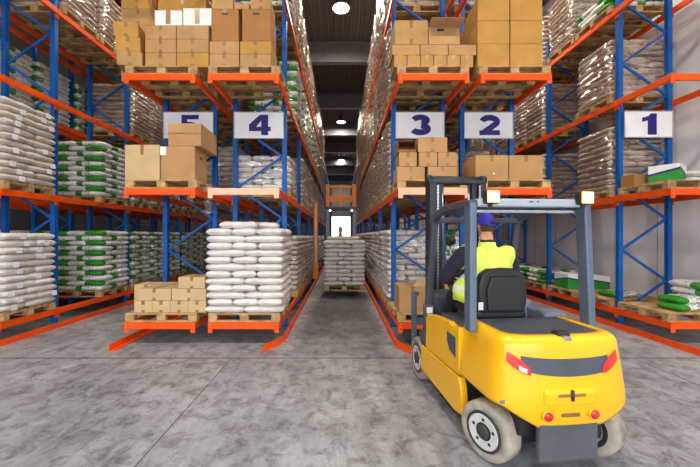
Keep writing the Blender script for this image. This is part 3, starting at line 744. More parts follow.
# ------------------------------------------------------------------ forklift
FT = empty('forklift', (1.67, 2.68, 0), math.radians(5.5))
tag(FT, 'yellow electric forklift with dark overhead guard, seen from behind', 'forklift')
def cw_plan(a, ins=0.):                     # a in [-1, 1]: left front corner, round the back, right front corner
    hw = .55-ins; yr = -.285+ins
    if a < -.45: t = (a+1)/.55; return (-hw, .40*(1-t)+.02*t)
    if a > .45: t = (1-a)/.55; return (hw, .40*(1-t)+.02*t)
    th = a/.45*PI/2; s, c = math.sin(th), math.cos(th); e = 2/3.6
    return (hw*math.copysign(abs(s)**e, s), .02+(yr-.02)*abs(c)**e)
ZT = 1.06
def cw_bottom(a):
    x, y = cw_plan(a); ax = abs(x)
    if y > .3: return .56-.0*(y-.3)
    if ax < .27: return .41
    return .41+(.56-.41)*min(1, (ax-.27)/.23)
def cw_rows(): return [0, .04, .12, .25, .4, .55, .7, .82, .9, .94, .965, .985, 1.]
def cw_pt(a, q):
    zb = cw_bottom(a); z = zb+(ZT-zb)*q; r = .06; ins = 0
    if z > ZT-r: ins = r*(1-math.sqrt(max(0, 1-((z-ZT+r)/r)**2)))
    if z > .58: ins += .055*((z-.58)/.48)**1.2
    else: ins += .04*((.58-z)/.18)**2
    x, y = cw_plan(a, ins); return Vector((x, y, z))
N = 72; rows = cw_rows(); vs = []; fs = []
for q in rows:
    for i in range(N+1): vs.append(cw_pt(-1+2*i/N, q))
n1 = N+1
for j in range(len(rows)-1):
    for i in range(N): fs.append((j*n1+i, j*n1+i+1, (j+1)*n1+i+1, (j+1)*n1+i))
o0 = len(vs)
for i in range(N+1):                        # top rim inward, then inner lip
    x, y = cw_plan(-1+2*i/N, .115); f = .94; vs.append((x*f, .4-(.4-y)*f, ZT))
for i in range(N+1):
    x, y = cw_plan(-1+2*i/N, .115); f = .94; vs.append((x*f, .4-(.4-y)*f, ZT-.06))
tr = (len(rows)-1)*n1
for i in range(N): fs.append((tr+i, tr+i+1, o0+i+1, o0+i)); fs.append((o0+i, o0+i+1, o0+n1+i+1, o0+n1+i))
o1 = len(vs)                                # underside, going inward
for i in range(N+1):
    x, y = cw_plan(-1+2*i/N); vs.append((x*.62, .4-(.4-y)*.7, cw_bottom(-1+2*i/N)+.02))
for i in range(N): fs.append((i+1, i, o1+i, o1+i+1))
fs.append(tuple(o1+i for i in range(N+1)))
CW = MB().add(vs, fs, 0, True).build('counterweight', M['yellow'], FT)
def cw_patch(name, x0, x1, zf0, zf1, mats, off=.004, parent=None, n=26, m=8, curve=None):
    # patch hugging the rear surface between x0..x1, heights given by functions of x
    def a_of(x):
        lo, hi = -.45, .45
        for _ in range(40):
            mid = (lo+hi)/2
            if cw_plan(mid)[0] < x: lo = mid
            else: hi = mid
        return lo
    vs = []; fs = []
    for j in range(m+1):
        for i in range(n+1):
            x = x0+(x1-x0)*i/n; a = a_of(x); z = zf0(x)+(zf1(x)-zf0(x))*j/m
            zb = cw_bottom(a); p = cw_pt(a, min(1, max(0, (z-zb)/(ZT-zb)))); p2 = Vector((p.x, p.y-.08, 0))
            d = Vector((p.x*.9, p.y-.45, 0)).normalized(); vs.append(p+d*off)
    for j in range(m):
        for i in range(n): a = j*(n+1)+i; fs.append((a, a+1, a+n+2, a+n+1))
    return MB().add(vs, fs, 0, True).build(name, mats, parent or FT)
arcz = lambda b, k: (lambda x: b+k*(x/.48)**2)
bt_, tp_ = (lambda x: .785+.06*(x/.45)**2+max(0, (abs(x)-.36))*.6), (lambda x: .91+.03*(x/.45)**2)
cw_patch('rear_panel', -.40, .32, bt_, tp_, M['dgrey'], .004, CW)
for s in (-1, 1):
    f0 = lambda x: .80+.9*max(0, abs(x)-.33)*.9; f1 = lambda x: .945-.0*abs(x)
    a, c_ = (-.49, -.325) if s < 0 else (.245, .415)
    tt = lambda x: max(0., min(1., (abs(x)-(.325 if x < 0 else .245))/.165))
    lo = lambda x: .80+.085*tt(x)**1.7; hi = lambda x: .815+.14*tt(x)**.55
    tl = cw_patch('tail_light', a, c_, lo, hi, M['red'], .009, CW, 12, 6)
    if s < 0: cw_patch('clear_lens', a+.08 if s < 0 else a+.03, c_-.03 if s < 0 else c_-.08, lambda x: lo(x)+.008, lambda x: lo(x)+.04, M['lens'], .012, tl, 6, 3)
    k = MB(); T = Matrix.Translation((s*.18-.03, -.279, .515)) @ Matrix.Rotation(PI/2, 4, 'X')
    k.lathe([(.042, 0), (.042, .012), (.036, .016)], 20, 1, T); k.lathe([(.035, .014), (.033, .022), (.0, .026)], 20, 0, T)
    k.build('reflector', [M['red'], M['yellow']], CW)
k = MB(); k.cbox(-.24, .18, -.299, -.2, .575, .705, .03); k.build('tow_recess_frame', M['yellow'], CW)
k = MB(); k.cbox(-.15, .09, -.303, -.25, .64, .685, .02); k.tube([(-.03, -.303, .625), (-.03, -.303, .70)], .012, 10, 1); k.build('tow_coupling', [M['boardin'], M['mast']], CW)
MB().cbox(-.10, .05, -.287, -.24, .495, .525, .012).build('slot', M['boardin'], CW)
for s in (-1, 1):
    cw_patch('paint_chip', s*.50-.012, s*.50+.012, lambda x: .575+.3*(x-s*.5), lambda x: .60+.8*(x-s*.5), M['mgrey'], .003, CW, 3, 2)
k = MB(); k.prism([(-.405, -.06), (-.38, -.12), (-.30, -.138), (.30, -.138), (.38, -.12), (.405, -.06), (.41, .4), (-.41, .4)], 'z', .985, 1.048); k.build('hood_lid', M['dgrey'], FT)
k = MB(); k.cbox(-.05, .05, -.19, -.11, 1.048, 1.085, .012); k.cbox(-.03, .03, -.225, -.18, 1.02, 1.062, .006, 1); k.build('hood_latch', [M['black'], M['steel']], FT)
k = MB(); k.cbox(-.25, .22, -.255, -.2, .15, .45, .02); k.build('mud_flap', M['rubber'], FT)
# chassis and axle
k = MB(); k.box(-.34, .34, -.15, .5, .3, .5); k.box(-.49, .49, .38, 1.55, .16, .58); k.box(-.4, .4, -.08, .08, .2, .34); k.build('chassis', M['black'], FT)
for s in (-1, 1):
    sp = [(.40,.535), (1.26,.50), (1.275,.53), (1.265,.85), (1.22,.91), (1.0,.945), (.62,.975), (.55,.955), (.40,.97)]
    a, b_ = (-.553, -.49) if s < 0 else (.49, .553)
    pnl = MB().prism(sp, 'x', a, b_).build('side_panel', M['yellow'], FT, bevel=.012)
    MB().prism([(.33,.20), (.50,.165), (1.42,.19), (1.46,.30), (1.42,.485), (.40,.52), (.36,.43)], 'x', a-.004*(s < 0), b_+.004*(s > 0)).build('sill', M['yellow'], FT, bevel=.012)
    xx = -.556 if s < 0 else .556
    MB().prism([(.47,.67), (.60,.70), (.66,.78), (.66,.87), (.47,.86)], 'x', min(xx, xx*.985), max(xx, xx*.985)).build('grip_recess', M['dgrey'], pnl)
    MB().prism([(1.26,.3), (1.50,.50), (1.56,.62), (1.50,.66), (1.30,.64), (1.27,.8)], 'x', min(s*.40, s*.54), max(s*.40, s*.54)).build('front_fender', M['dgrey'], FT, bevel=.01)
MB().box(-.49, .49, .41, .98, .58, .985).build('battery_cover', M['dgrey'], FT, bevel=.015)
MB().box(-.46, .46, .98, 1.5, .58, .62).build('floor_plate', M['black'], FT)
k = MB(); k.prism([(1.36,.62), (1.54,.62), (1.52,1.05), (1.46,1.16), (1.34,1.08)], 'x', -.46, .46); k.build('dashboard', M['dgrey'], FT, bevel=.02)
k = MB(); k.prism([(.42,.98), (1.05,.98), (1.1,1.02), (.8,1.06), (.5,1.10), (.42,1.07)], 'x', .30, .53); k.build('side_console', M['mgrey'], FT, bevel=.02)
k = MB(); k.cbox(.14, .25, .52, .98, 1.1, 1.19, .03); k.cbox(.17, .22, .55, .65, .98, 1.12, .01); k.build('armrest', M['mgrey'], FT)
k = MB(); k.cbox(-.56, -.44, 1.28, 1.36, .78, 1.0, .02); b_ = k.build('control_box', M['dgrey'], FT); MB().box(-.535, -.465, 1.276, 1.281, .90, .97).build('sticker', M['paper'], b_)
# steering
k = MB(); k.tube([(-.13, 1.42, 1.0), (-.13, 1.2, 1.22)], .03); k.build('steering_column', M['black'], FT)
pts = [(-.13+.17*math.cos(t), 1.19+.17*math.sin(t)*.78, 1.235+.17*math.sin(t)*.62) for t in [2*PI*i/28 for i in range(29)]]
k = MB(); k.tube(pts, .014, 8)
for t in (0, 2.1, 4.2): k.tube([(-.13, 1.19, 1.235), (-.13+.17*math.cos(t), 1.19+.17*math.sin(t)*.78, 1.235+.17*math.sin(t)*.62)], .011, 6)
k.build('steering_wheel', M['black'], FT)
for i in range(3):
    k = MB(); k.tube([(.16+.05*i, 1.36, 1.08), (.16+.05*i, 1.28, 1.24)], .008, 6); k.lathe([(0,-.025), (.02,-.015), (.022,.01), (0,.028)], 10, 0, Matrix.Translation((.16+.05*i, 1.275, 1.26))); k.build('control_lever', M['black'], FT)
# seat
sx = -.12
st = MB().cbox(sx-.25, sx+.25, .42, .92, 1.03, 1.12, .035).build('seat_cushion', M['black'], FT)
MB().cbox(sx-.22, sx+.22, .45, .88, .985, 1.035, .015).build('seat_base', M['dgrey'], FT)
k = MB(); prof = [(-.215,1.09), (-.235,1.2), (-.24,1.36), (-.21,1.46), (-.14,1.505), (0,1.515), (.14,1.505), (.21,1.46), (.24,1.36), (.235,1.2), (.215,1.09)]
bk_ = k.prism([(sx+a, b) for a, b in prof], 'y', .40, .50).build('seat_back', M['black'], FT, bevel=.03)
k = MB(); k.prism([(sx-.16,1.12), (sx-.175,1.30), (sx-.13,1.44), (sx+.13,1.44), (sx+.175,1.30), (sx+.16,1.12)], 'y', .375, .41); k.build('back_shell', M['black'], bk_, bevel=.012)
MB().box(sx-.245, sx-.2, .398, .404, 1.13, 1.20).build('sticker', M['paper'], bk_)
# overhead guard
G = M['guard']
for s in (-1, 1):
    k = MB(); k.bar((s*.545, .2, 1.0), (s*.525, .235, 2.1), .065, .115, up=(0,1,0)); k.build('rear_pillar', G, FT, bevel=.015)
    k = MB(); k.bar((s*.50, 1.42, .56), (s*.49, 1.14, 1.99), .07, .075, up=(0,1,0)); k.build('front_pillar', M['dgrey'], FT, bevel=.012)
    k = MB(); pts = [(s*.525, .19, 2.09), (s*.525, .45, 2.1), (s*.52, .8, 2.085), (s*.505, 1.0, 2.05), (s*.495, 1.10, 2.01), (s*.49, 1.16, 1.95)]
    for p, q in zip(pts, pts[1:]): k.bar(p, q, .07, .07)
    k.build('roof_rail', M['dgrey'], FT, bevel=.012)
k = MB(); k.cbox(-.49, .49, .17, .25, 2.065, 2.135, .012)
for q in (-.02, .0, .05): k.lathe([(.007, 0), (.007, .003)], 8, 1, Matrix.Translation((q, .17, 2.11)) @ Matrix.Rotation(PI/2, 4, 'X'))
k.build('rear_crossbar', [M['lgrey'], M['black']], FT)
MB().cbox(-.49, .49, .28, .31, 2.02, 2.045, .008).build('roof_bar', M['lgrey'], FT)
MB().cbox(-.49, .49, 1.08, 1.13, 1.96, 2.02, .012).build('front_crossbar', M['dgrey'], FT)
for x in (-.36, -.22, -.07, .07, .22, .36): MB().cbox(x-.012, x+.012, .25, 1.09, 2.05, 2.09, .004).build('roof_bar', M['dgrey'], FT)
for x in (-.39, .46):
    k = MB(); k.cbox(x-.062, x+.062, .11, .19, 2.085, 2.20, .02); k.bar((x, .16, 2.06), (x, .16, 2.1), .03, .02); hs = k.build('work_lamp', M['black'], FT)
    k = MB(); k.cbox(x-.054, x+.054, .102, .114, 2.092, 2.193, .02, 1); k.cbox(x-.043, x+.043, .096, .104, 2.102, 2.183, .018, 0); k.build('lamp_glass', [M['worklamp'], M['worklamp_halo']], hs)
    ld = bpy.data.lights.new('work_lamp_light', 'SPOT'); ld.energy = 18; ld.color = (1, .8, .55); ld.spot_size = 2.4; ld.shadow_soft_size = .05
    lo_ = link('work_lamp_light', ld, FT, (x, .08, 2.14), (math.radians(75), 0, PI))
# mast
for s in (-1, 1):
    x = s*.335+.03
    k = MB(); k.box(x-.05, x+.05, 1.66, 1.685, .08, 2.5); k.box(x-.05, x+.05, 1.80, 1.825, .08, 2.5); k.box(x+s*.03-.02, x+s*.03+.02, 1.685, 1.80, .08, 2.5); k.build('outer_channel', M['mast'], FT)
    x = s*.24+.03
    k = MB(); k.box(x-.035, x+.035, 1.69, 1.71, .1, 2.56); k.box(x-.035, x+.035, 1.78, 1.8, .1, 2.56); k.box(x+s*.02-.015, x+s*.02+.015, 1.71, 1.78, .1, 2.56); k.build('inner_channel', M['mast'], FT)
    x = s*.185+.03
    k = MB(); k.tube([(x, 1.74, .15), (x, 1.74, 1.5)], .032, 12); k.tube([(x, 1.74, 1.5), (x, 1.74, 2.5)], .018, 10, 1); k.build('lift_cylinder', [M['mast'], M['steel']], FT)
    k = MB(); x = s*.285+.03
    for i in range(46): k.box(x-.012, x+.012, 1.635, 1.65, .55+i*.042, .55+i*.042+.034)
    k.build('lift_chain', M['steel'], FT)
    k = MB(); k.cbox(s*.22-.05, s*.22+.05, 1.93, 1.97, .15, .62, .006); k.prism([(1.93, .15), (1.97, .195), (2.80, .165), (2.90, .15)], 'x', s*.22-.05, s*.22+.05); k.build('fork', M['mast'], FT)
k = MB(); k.tube([(-.345, 1.73, 2.56), (.405, 1.73, 2.56)], .05, 14); k.cbox(-.36, .42, 1.67, 1.80, 2.50, 2.555, .012)
for s in (-1, 1): k.tube([(s*.375, 1.73, 2.56), (s*.375+.06, 1.73, 2.56)], .06, 14)
k.build('mast_crown', M['mast'], FT)
for z in (.2, 1.25): MB().cbox(-.34, .34, 1.81, 1.85, z, z+.1, .008).build('mast_crossbar', M['mast'], FT)
k = MB()
for z in (.26, .60): k.cbox(-.52, .52, 1.88, 1.925, z, z+.09, .008)
for s in (-1, 1): k.cbox(s*.49-.03, s*.49+.03, 1.86, 1.93, .26, 1.06, .008); k.cbox(s*.47-.05, s*.47+.05, 1.88, 1.92, 1.0, 1.05, .006)
k.build('fork_carriage', M['guard'], FT)
k = MB(); k.tube([(-.13, 1.5, 1.15), (-.15, 1.5, 1.72)], .011, 8, 1); k.cbox(-.2, -.1, 1.46, 1.54, 1.70, 1.82, .02, 0); k.tube([(-.15, 1.45, 1.76), (-.15, 1.42, 1.76)], .038, 14); k.build('front_lamp', [M['black'], M['steel']], FT)
k = MB(); k.tube([(-.52, 1.35, .95), (-.46, 1.40, 1.35), (-.47, 1.32, 1.65), (-.5, 1.22, 1.8)], .009, 6); k.build('hydraulic_hose', M['black'], FT)
# wheels
def wheel(name, x, y, r, w, steer, s):
    T = Matrix.Rotation(PI/2*s, 4, 'Y')
    prof = [(r*.60, w*.5-.03), (r*.62, w*.5-.008), (r*.86, w*.5), (r*.95, w*.46), (r, w*.34), (r, -w*.34), (r*.95, -w*.46), (r*.8, -w*.5), (r*.55, -w*.48)]
    tread = MB().lathe(prof[::-1], 44, 0, T, False)
    o = tread.build(name, M['tyre'], FT, (x, y, r), (0, 0, steer))
    k = MB().lathe([(r*.68, w*.5-.004), (r*.68, w*.5+.003), (r*.60, w*.5+.004), (r*.58, w*.4)], 36, 0, T); k.build('side_wall', M['tyreblack'], o)
    k = MB().lathe([(r*.61, w*.45), (r*.60, w*.5), (r*.57, w*.525), (r*.52, w*.52), (r*.40, w*.485), (r*.28, w*.475), (r*.0, w*.48)], 36, 0, T); h = k.build('rim', M['rim'], o)
    k = MB().lathe([(r*.24, w*.44), (r*.24, w*.56), (r*.2, w*.60), (0, w*.61)], 20, 0, T)
    for i in range(5):
        a = 2*PI*i/5; k.lathe([(.014, w*.46), (.014, w*.505)], 8, 1, T @ Matrix.Translation((r*.41*math.cos(a), r*.41*math.sin(a), 0)))
    k.build('hub', [M['tyreblack'], M['tyreblack']], h)
    k = MB().lathe([(r*.70, -w*.5-.003), (r*.56, -w*.5), (r*.54, -w*.3)], 32, 0, T, False); k.lathe([(r*.54, -w*.42), (r*.48, -w*.42), (r*.44, -w*.1)], 32, 1, T, False); k.lathe([(r*.46, -w*.1), (r*.2, -w*.05), (r*.18, -w*.5), (0, -w*.52)], 24, 0, T, False); k.build('rim_back', [M['tyreblack'], M['rim']], o)
for s in (-1, 1):
    wheel('rear_wheel', s*.445, .07, .232, .17, math.radians(24), s)
    wheel('front_wheel', s*.465, 1.60, .26, .17, 0, s)

# ------------------------------------------------------------------ people
def skin_mesh(nodes, edges, sub=2):
    me = bpy.data.meshes.new('tmp'); me.from_pydata([n[0] for n in nodes], edges, [])
    o = bpy.data.objects.new('tmp', me); C.objects.link(o)
    md = o.modifiers.new('s', 'SKIN')
    for i, n in enumerate(nodes):
        r = n[1]; v = me.skin_vertices[0].data[i]; v.radius = (r, r) if not isinstance(r, tuple) else r; v.use_root = (i == 0)
    m2 = o.modifiers.new('u', 'SUBSURF'); m2.levels = sub; m2.render_levels = sub
    dg = bpy.context.evaluated_depsgraph_get(); ev = o.evaluated_get(dg).to_mesh()
    vs = [v.co.copy() for v in ev.vertices]; fs = [list(p.vertices) for p in ev.polygons]
    bpy.data.objects.remove(o); return vs, fs
def ell(c, r, n=20, m=14, fn=None):
    vs = []; fs = []
    for j in range(m+1):
        p = -PI/2+PI*j/m
        for i in range(n):
            t = 2*PI*i/n; d = Vector((math.cos(p)*math.cos(t), math.cos(p)*math.sin(t), math.sin(p)))
            q = fn(d) if fn else 1.
            vs.append(Vector(c)+Vector((d.x*r[0]*q, d.y*r[1]*q, d.z*r[2]*q)))
    for j in range(m):
        for i in range(n): fs.append((j*n+i, j*n+(i+1)%n, (j+1)*n+(i+1)%n, (j+1)*n+i))
    return vs, fs
def hand(wrist, d, up, side, curl=1.):
    """finger chains rooted inside the palm, curling round a bar"""
    d = Vector(d).normalized(); up = Vector(up).normalized(); x = d.cross(up).normalized()*side; w = Vector(wrist)
    out = []
    pal = skin_mesh([(w, (.026,.02)), (w+d*.045, (.036,.019)), (w+d*.085, (.04,.017))], [(0,1),(1,2)], 1); out.append(pal)
    for i, (o, L) in enumerate(((-.030, .068), (-.010, .078), (.011, .072), (.030, .056))):
        b = w+d*.085+x*o; p1 = b+d*L*.45-up*.008; p2 = p1+d*L*.22-up*L*.38*curl; p3 = p2-d*L*.12*curl-up*L*.28
        out.append(skin_mesh([(b-d*.03, .0095), (b, .0095), (p1, .009), (p2, .0085), (p3, .0075)], [(0,1),(1,2),(2,3),(3,4)], 1))
    t0 = w+d*.03-x*.03; t1 = t0+d*.03-x*.025-up*.012; t2 = t1+d*.03-x*.004-up*.02
    out.append(skin_mesh([(w+d*.03, .011), (t0, .012), (t1, .0105), (t2, .009)], [(0,1),(1,2),(2,3)], 1))
    return out
def person(root, J, head, label, vest=False, cap=None, hairm='hair', voxel=.011):
    """root: empty in whose space the joints J live; head: (centre, yaw)"""
    t = root
    pv, wa, ch_, nb = Vector(J['pelvis']), Vector(J['waist']), Vector(J['chest']), Vector(J['neckbase'])
    parts = [skin_mesh([(pv-Vector((0,0,.06)), (.17,.125)), (pv, (.18,.135)), (wa, (.175,.135)), (ch_, (.225,.145)), (nb-Vector((0,0,.07)), (.225,.12)), (nb, (.10,.085))], [(0,1),(1,2),(2,3),(3,4),(4,5)]),
             skin_mesh([(nb-Vector((0,0,.08)), .075), (J['neck'], .066), (J['head'], .066)], [(0,1),(1,2)])]
    for q in J.get('extra', []): parts.append(skin_mesh(q, [(i, i+1) for i in range(len(q)-1)]))
    for sd in ('L', 'R'):
        sh = Vector(J['sh'+sd]); el = Vector(J['el'+sd]); wr = Vector(J['wr'+sd]); hp_ = Vector(J['hip'+sd]); kn = Vector(J['kn'+sd]); an = Vector(J['an'+sd])
        parts.append(skin_mesh([(nb*.5+sh*.5-Vector((0,0,.06)), .085), (sh, .084), (sh*.5+el*.5, .082), (el, .072), (el*.5+wr*.5, .064), (wr, .042)], [(0,1),(1,2),(2,3),(3,4),(4,5)]))
        parts.append(skin_mesh([(pv*.5+hp_*.5, .10), (hp_, .125), (hp_*.5+kn*.5, .11), (kn, .085), (kn*.5+an*.5, .075), (an, .055), (J['toe'+sd], .045)], [(0,1),(1,2),(2,3),(3,4),(4,5),(5,6)]))
    hc, yaw = Vector(head[0]), head[1]; Rz = Matrix.Rotation(yaw, 4, 'Z')
    def hp(p): return hc+Rz @ Vector(p)
    def hfn(d):
        q = 1.
        if d.z < -.2 and d.y > 0: q *= 1-.10*(-d.z-.2)
        if d.z < -.3 and d.y < 0: q *= 1-.28*(-d.z-.3)
        return q
    vs, fs = ell((0,0,0), (.076,.098,.118), fn=hfn); parts.append(([hp(v) for v in vs], fs))
    for c_, r in (((0,.098,-.012), (.013,.018,.024)), ((0,.09,.012), (.009,.014,.03)), ((0,.088,-.055), (.024,.012,.008)), ((0,.082,-.095), (.028,.02,.02)), ((.03,.08,.022), (.022,.012,.007)), ((-.03,.08,.022), (.022,.012,.007)),
                  ((.078,-.005,-.01), (.012,.02,.032)), ((-.078,-.005,-.01), (.012,.02,.032))):
        vs, fs = ell((0,0,0), r, 12, 8); parts.append(([hp(v+Vector(c_)) for v in vs], fs))
    for sd, s in (('L', -1), ('R', 1)):
        w = Vector(J['wr'+sd]); e = Vector(J['el'+sd]); parts += hand(w, J.get('hd'+sd, w-e), (0,-.3,1), s)
    k = MB()
    for vs, fs in parts: k.add(vs, fs)
    me = k.mesh('body', [M['jacket'], M['trouser'], M['skin']])
    o = bpy.data.objects.new('tmp2', me); C.objects.link(o); md = o.modifiers.new('r', 'REMESH'); md.mode = 'VOXEL'; md.voxel_size = voxel
    sm = o.modifiers.new('s', 'SMOOTH'); sm.factor = .5; sm.iterations = 4
    ev = o.evaluated_get(bpy.context.evaluated_depsgraph_get())
    bme = bpy.data.meshes.new_from_object(ev); bpy.data.objects.remove(o)
    bme.materials.clear()
    for m in (M['jacket'], M['trouser'], M['skin'], M['black']): bme.materials.append(m)
    wL, wR = Vector(J['wrL']), Vector(J['wrR']); nk = Vector(J['neck'])
    def seg(p, a, b):
        a, b = Vector(a), Vector(b); t_ = max(0, min(1, (p-a).dot(b-a)/(b-a).length_squared)); return (p-(a+(b-a)*t_)).length
    for p in bme.polygons:
        c_ = p.center; p.use_smooth = True; i = 0
        if c_.z > nk.z-.015 and (c_-hc).length < .32: i = 2
        elif min((c_-wL-Vector(J.get('hdL', wL-Vector(J['elL']))).normalized()*.08).length, (c_-wR-Vector(J.get('hdR', wR-Vector(J['elR']))).normalized()*.08).length) < .095: i = 2
        else:
            dl = min(seg(c_, J['hip'+q], J['kn'+q]) for q in 'LR'); dl2 = min(seg(c_, J['kn'+q], J['an'+q]) for q in 'LR'); da = min(seg(c_, J['el'+q], J['wr'+q]) for q in 'LR')
            if (min(dl, dl2) < .12 and c_.y > J['pelvis'][1]+.1 and da > .08): i = 1
            if min((c_-Vector(J['toe'+q])).length for q in 'LR') < .1: i = 3
        p.material_index = i
    body = link('body', bme, t)
    # eyes
    for s in (-1, 1):
        vs, fs = ell((0,0,0), (.012,.008,.008), 10, 6); MB().add([hp(v+Vector((s*.031,.09,.008))) for v in vs], fs, 0, True).build('eye', M['eye'], body)
    # hair: shell over the back and sides of the head
    vs, fs = ell((0,0,0), (.081,.103,.122), 24, 18, hfn)
    keep = [f for f in fs if all((vs[i].z > -.045-.03*(vs[i].y < 0)) and (vs[i].y < .055 or vs[i].z > .07) for i in f)]
    MB().add([hp(v) for v in vs], keep, 0, True).build('hair', M[hairm], body)
    if cap:
        vs, fs = ell((0,0,0), (.091,.114,.130), 36, 30)
        keep = [f for f in fs if all(vs[i].z > -.012+.04*(vs[i].y > 0) for i in f) and not (all(vs[i].y < -.06 for i in f) and all(vs[i].z < .040 and abs(vs[i].x) < .036 for i in f))]
        k = MB().add([hp(v) for v in vs], keep, 0, True); k.lathe([(.012,.125), (.010,.132), (0,.134)], 12, 0, Matrix.Translation(hc))
        # strap across the rear opening and peak at the front
        k.tube([hp((.08*math.sin(q), -.112*math.cos(q), -.004)) for q in [(-.6+1.2*i/10) for i in range(11)]], .007, 6)
        pk = []
        for r_ in (0, 1):
            for i in range(13):
                a = PI*i/12; pk.append(hp((.085*math.cos(a), (.10 if r_ else .03)+(.085 if r_ else .07)*math.sin(a), .03-.03*r_*math.sin(a))))
        k.add(pk, [(i, i+1, 14+i, 13+i) for i in range(12)], 0, True)
        co = k.build('cap', M[cap], body); sd_ = co.modifiers.new('t', 'SOLIDIFY'); sd_.thickness = .004
    if vest:
        bmv = bmesh.new(); bmv.from_mesh(bme)
        ch = Vector(J['chest']); rm = []
        for f in bmv.faces:
            c_ = f.calc_center_median()
            dA = min(seg(c_, Vector(J['sh'+q])*.82+Vector(J['el'+q])*.18, J['wr'+q]) for q in 'LR'); dT = seg(c_, J['pelvis'], J['neckbase'])
            ok = c_.z > J['pelvis'][2]-.06 and c_.z < nk.z-.035 and (dA > .10 or (abs(c_.x-ch.x) < .245 and c_.z > ch.z-.12 and dT < .28) or (dA > .085 and c_.y < ch.y+.04 and c_.z < J['elL'][2]-.05)) and dT < .37 and c_.y < J['pelvis'][1]+.28
            if abs(c_.x-ch.x) > .25 and c_.z > ch.z-.1: ok = False
            if (c_.y > ch.y+.02) and abs(c_.x-ch.x) < .03: ok = False
            if not ok: rm.append(f)
        bmesh.ops.delete(bmv, geom=rm, context='FACES')
        left = set(bmv.faces); comps = []
        while left:
            st_ = [left.pop()]; cm = list(st_)
            while st_:
                for e_ in st_.pop().edges:
                    for g_ in e_.link_faces:
                        if g_ in left: left.remove(g_); st_.append(g_); cm.append(g_)
            comps.append(cm)
        comps.sort(key=len)
        bmesh.ops.delete(bmv, geom=[f for cm in comps[:-1] for f in cm], context='FACES')
        for _ in range(6): bmesh.ops.smooth_vert(bmv, verts=bmv.verts, factor=.5, use_axis_x=True, use_axis_y=True, use_axis_z=True)
        bmv.normal_update()
        for v in bmv.verts: v.co += v.normal*.020
        vm = bpy.data.meshes.new('vest'); bmv.to_mesh(vm); bmv.free(); vm.materials.clear()
        for m in (M['vest'], M['band']): vm.materials.append(m)
        for p in vm.polygons:
            z = p.center.z-.12*(p.center.x-ch.x)*0
            p.material_index = 1 if any(abs(z-q) < .024 for q in vest) else 0
        vo = link('vest', vm, body); sd_ = vo.modifiers.new('t', 'SOLIDIFY'); sd_.thickness = .008
    return body
dr = empty('person', (1.67, 2.68, 0), math.radians(5.5)); tag(dr, 'person in blue cap and yellow-green safety vest driving the forklift', 'person')
x = -.15
person(dr, dict(extra=[[((x-.08,.60,1.40), .15), ((x-.19,.66,1.28), .13), ((x-.28,.74,1.20), .085)]], pelvis=(x,.60,1.20), waist=(x,.585,1.36), chest=(x,.60,1.54), neckbase=(x-.0,.63,1.70), neck=(x+.01,.66,1.79), head=(x+.012,.68,1.88),
    shL=(x-.245,.63,1.66), elL=(x-.36,.82,1.38), wrL=(x-.20,1.03,1.31), hdL=(.35,.6,.02), shR=(x+.235,.63,1.655), elR=(x+.32,.70,1.38), wrR=(x+.31,.97,1.30), hdR=(0,1,-.12),
    hipL=(x-.10,.66,1.17), knL=(x-.16,1.06,1.16), anL=(x-.16,1.18,.76), toeL=(x-.17,1.32,.70), hipR=(x+.10,.66,1.17), knR=(x+.15,1.06,1.16), anR=(x+.15,1.18,.76), toeR=(x+.16,1.32,.70)),
    ((x+.012,.69,1.925), .12), '', vest=(1.30, 1.42), cap='cap')

# ------------------------------------------------------------------ man-up truck in the aisle
RT = empty('reach_truck', (.0, 9.6, 0)); tag(RT, 'orange narrow-aisle truck carrying white sacks down the central aisle', 'forklift')
A = M['amber']; by = 1.9
for s in (-1, 1):
    MB().cbox(s*.46-.07, s*.46+.07, by, by+.16, .1, 3.62, .015).build('mast_column', A, RT)
    MB().cbox(s*.36-.03, s*.36+.03, by+.02, by+.1, .1, 3.70, .008).build('inner_mast', M['mast'], RT)
    MB().cbox(s*.33-.06, s*.33+.06, .15, 1.55, .14, .198, .01).build('fork', M['mast'], RT)
    MB().cbox(s*.45-.06, s*.45+.06, by-.35, by-.25, .9, 2.75, .012).build('cab_pillar', M['mgrey'], RT)
    k = MB(); k.cbox(s*.37-.06, s*.37+.06, by-.36, by-.28, 2.62, 2.72, .012); hs = k.build('cab_lamp', M['black'], RT)
    MB().lathe([(.035, 0), (.03, .012), (0, .016)], 12, 0, Matrix.Translation((s*.37, by-.36, 2.67)) @ Matrix.Rotation(PI/2, 4, 'X')).build('lamp_glass', M['smallglow'], hs)
    k = MB(); k.lathe([(.2, -.06), (.2, .06)], 24, 0, Matrix.Translation((s*.45, by+.9, .2)) @ Matrix.Rotation(PI/2, 4, 'Y')); k.build('wheel', M['tyreblack'], RT)
for z, h in ((3.5, .07), (3.0, .22), (2.72, .06)): MB().cbox(-.46, .46, by+.01, by+.06, z, z+h, .008).build('mast_crossbar', A, RT)
MB().cbox(-.04, .04, by+.0, by+.07, 2.7, 3.55, .008).build('mast_spine', A, RT)
MB().cbox(-.53, .53, by-.4, by+.6, 2.72, 2.80, .015).build('cab_roof', M['dgrey'], RT)
MB().cbox(-.52, .52, by-.3, by+.7, .18, 1.06, .03).build('cab_body', M['dgrey'], RT)
MB().cbox(-.5, .5, by+.7, by+2.2, .12, 1.3, .04).build('drive_unit', A, RT)
MB().cbox(-.42, .42, by-.42, by-.3, .1, .9, .02).build('fork_carriage', M['mast'], RT)
k = MB(); k.cbox(-.93, -.79, by-.3, by-.16, .75, 2.95, .012); k.cbox(-.86, -.835, by-.31, by-.298, .9, 2.9, .003, 1); k.cbox(-.94, -.76, by-.36, by-.2, .36, .8, .012)
k.build('side_mast', [A, M['paper']], RT)
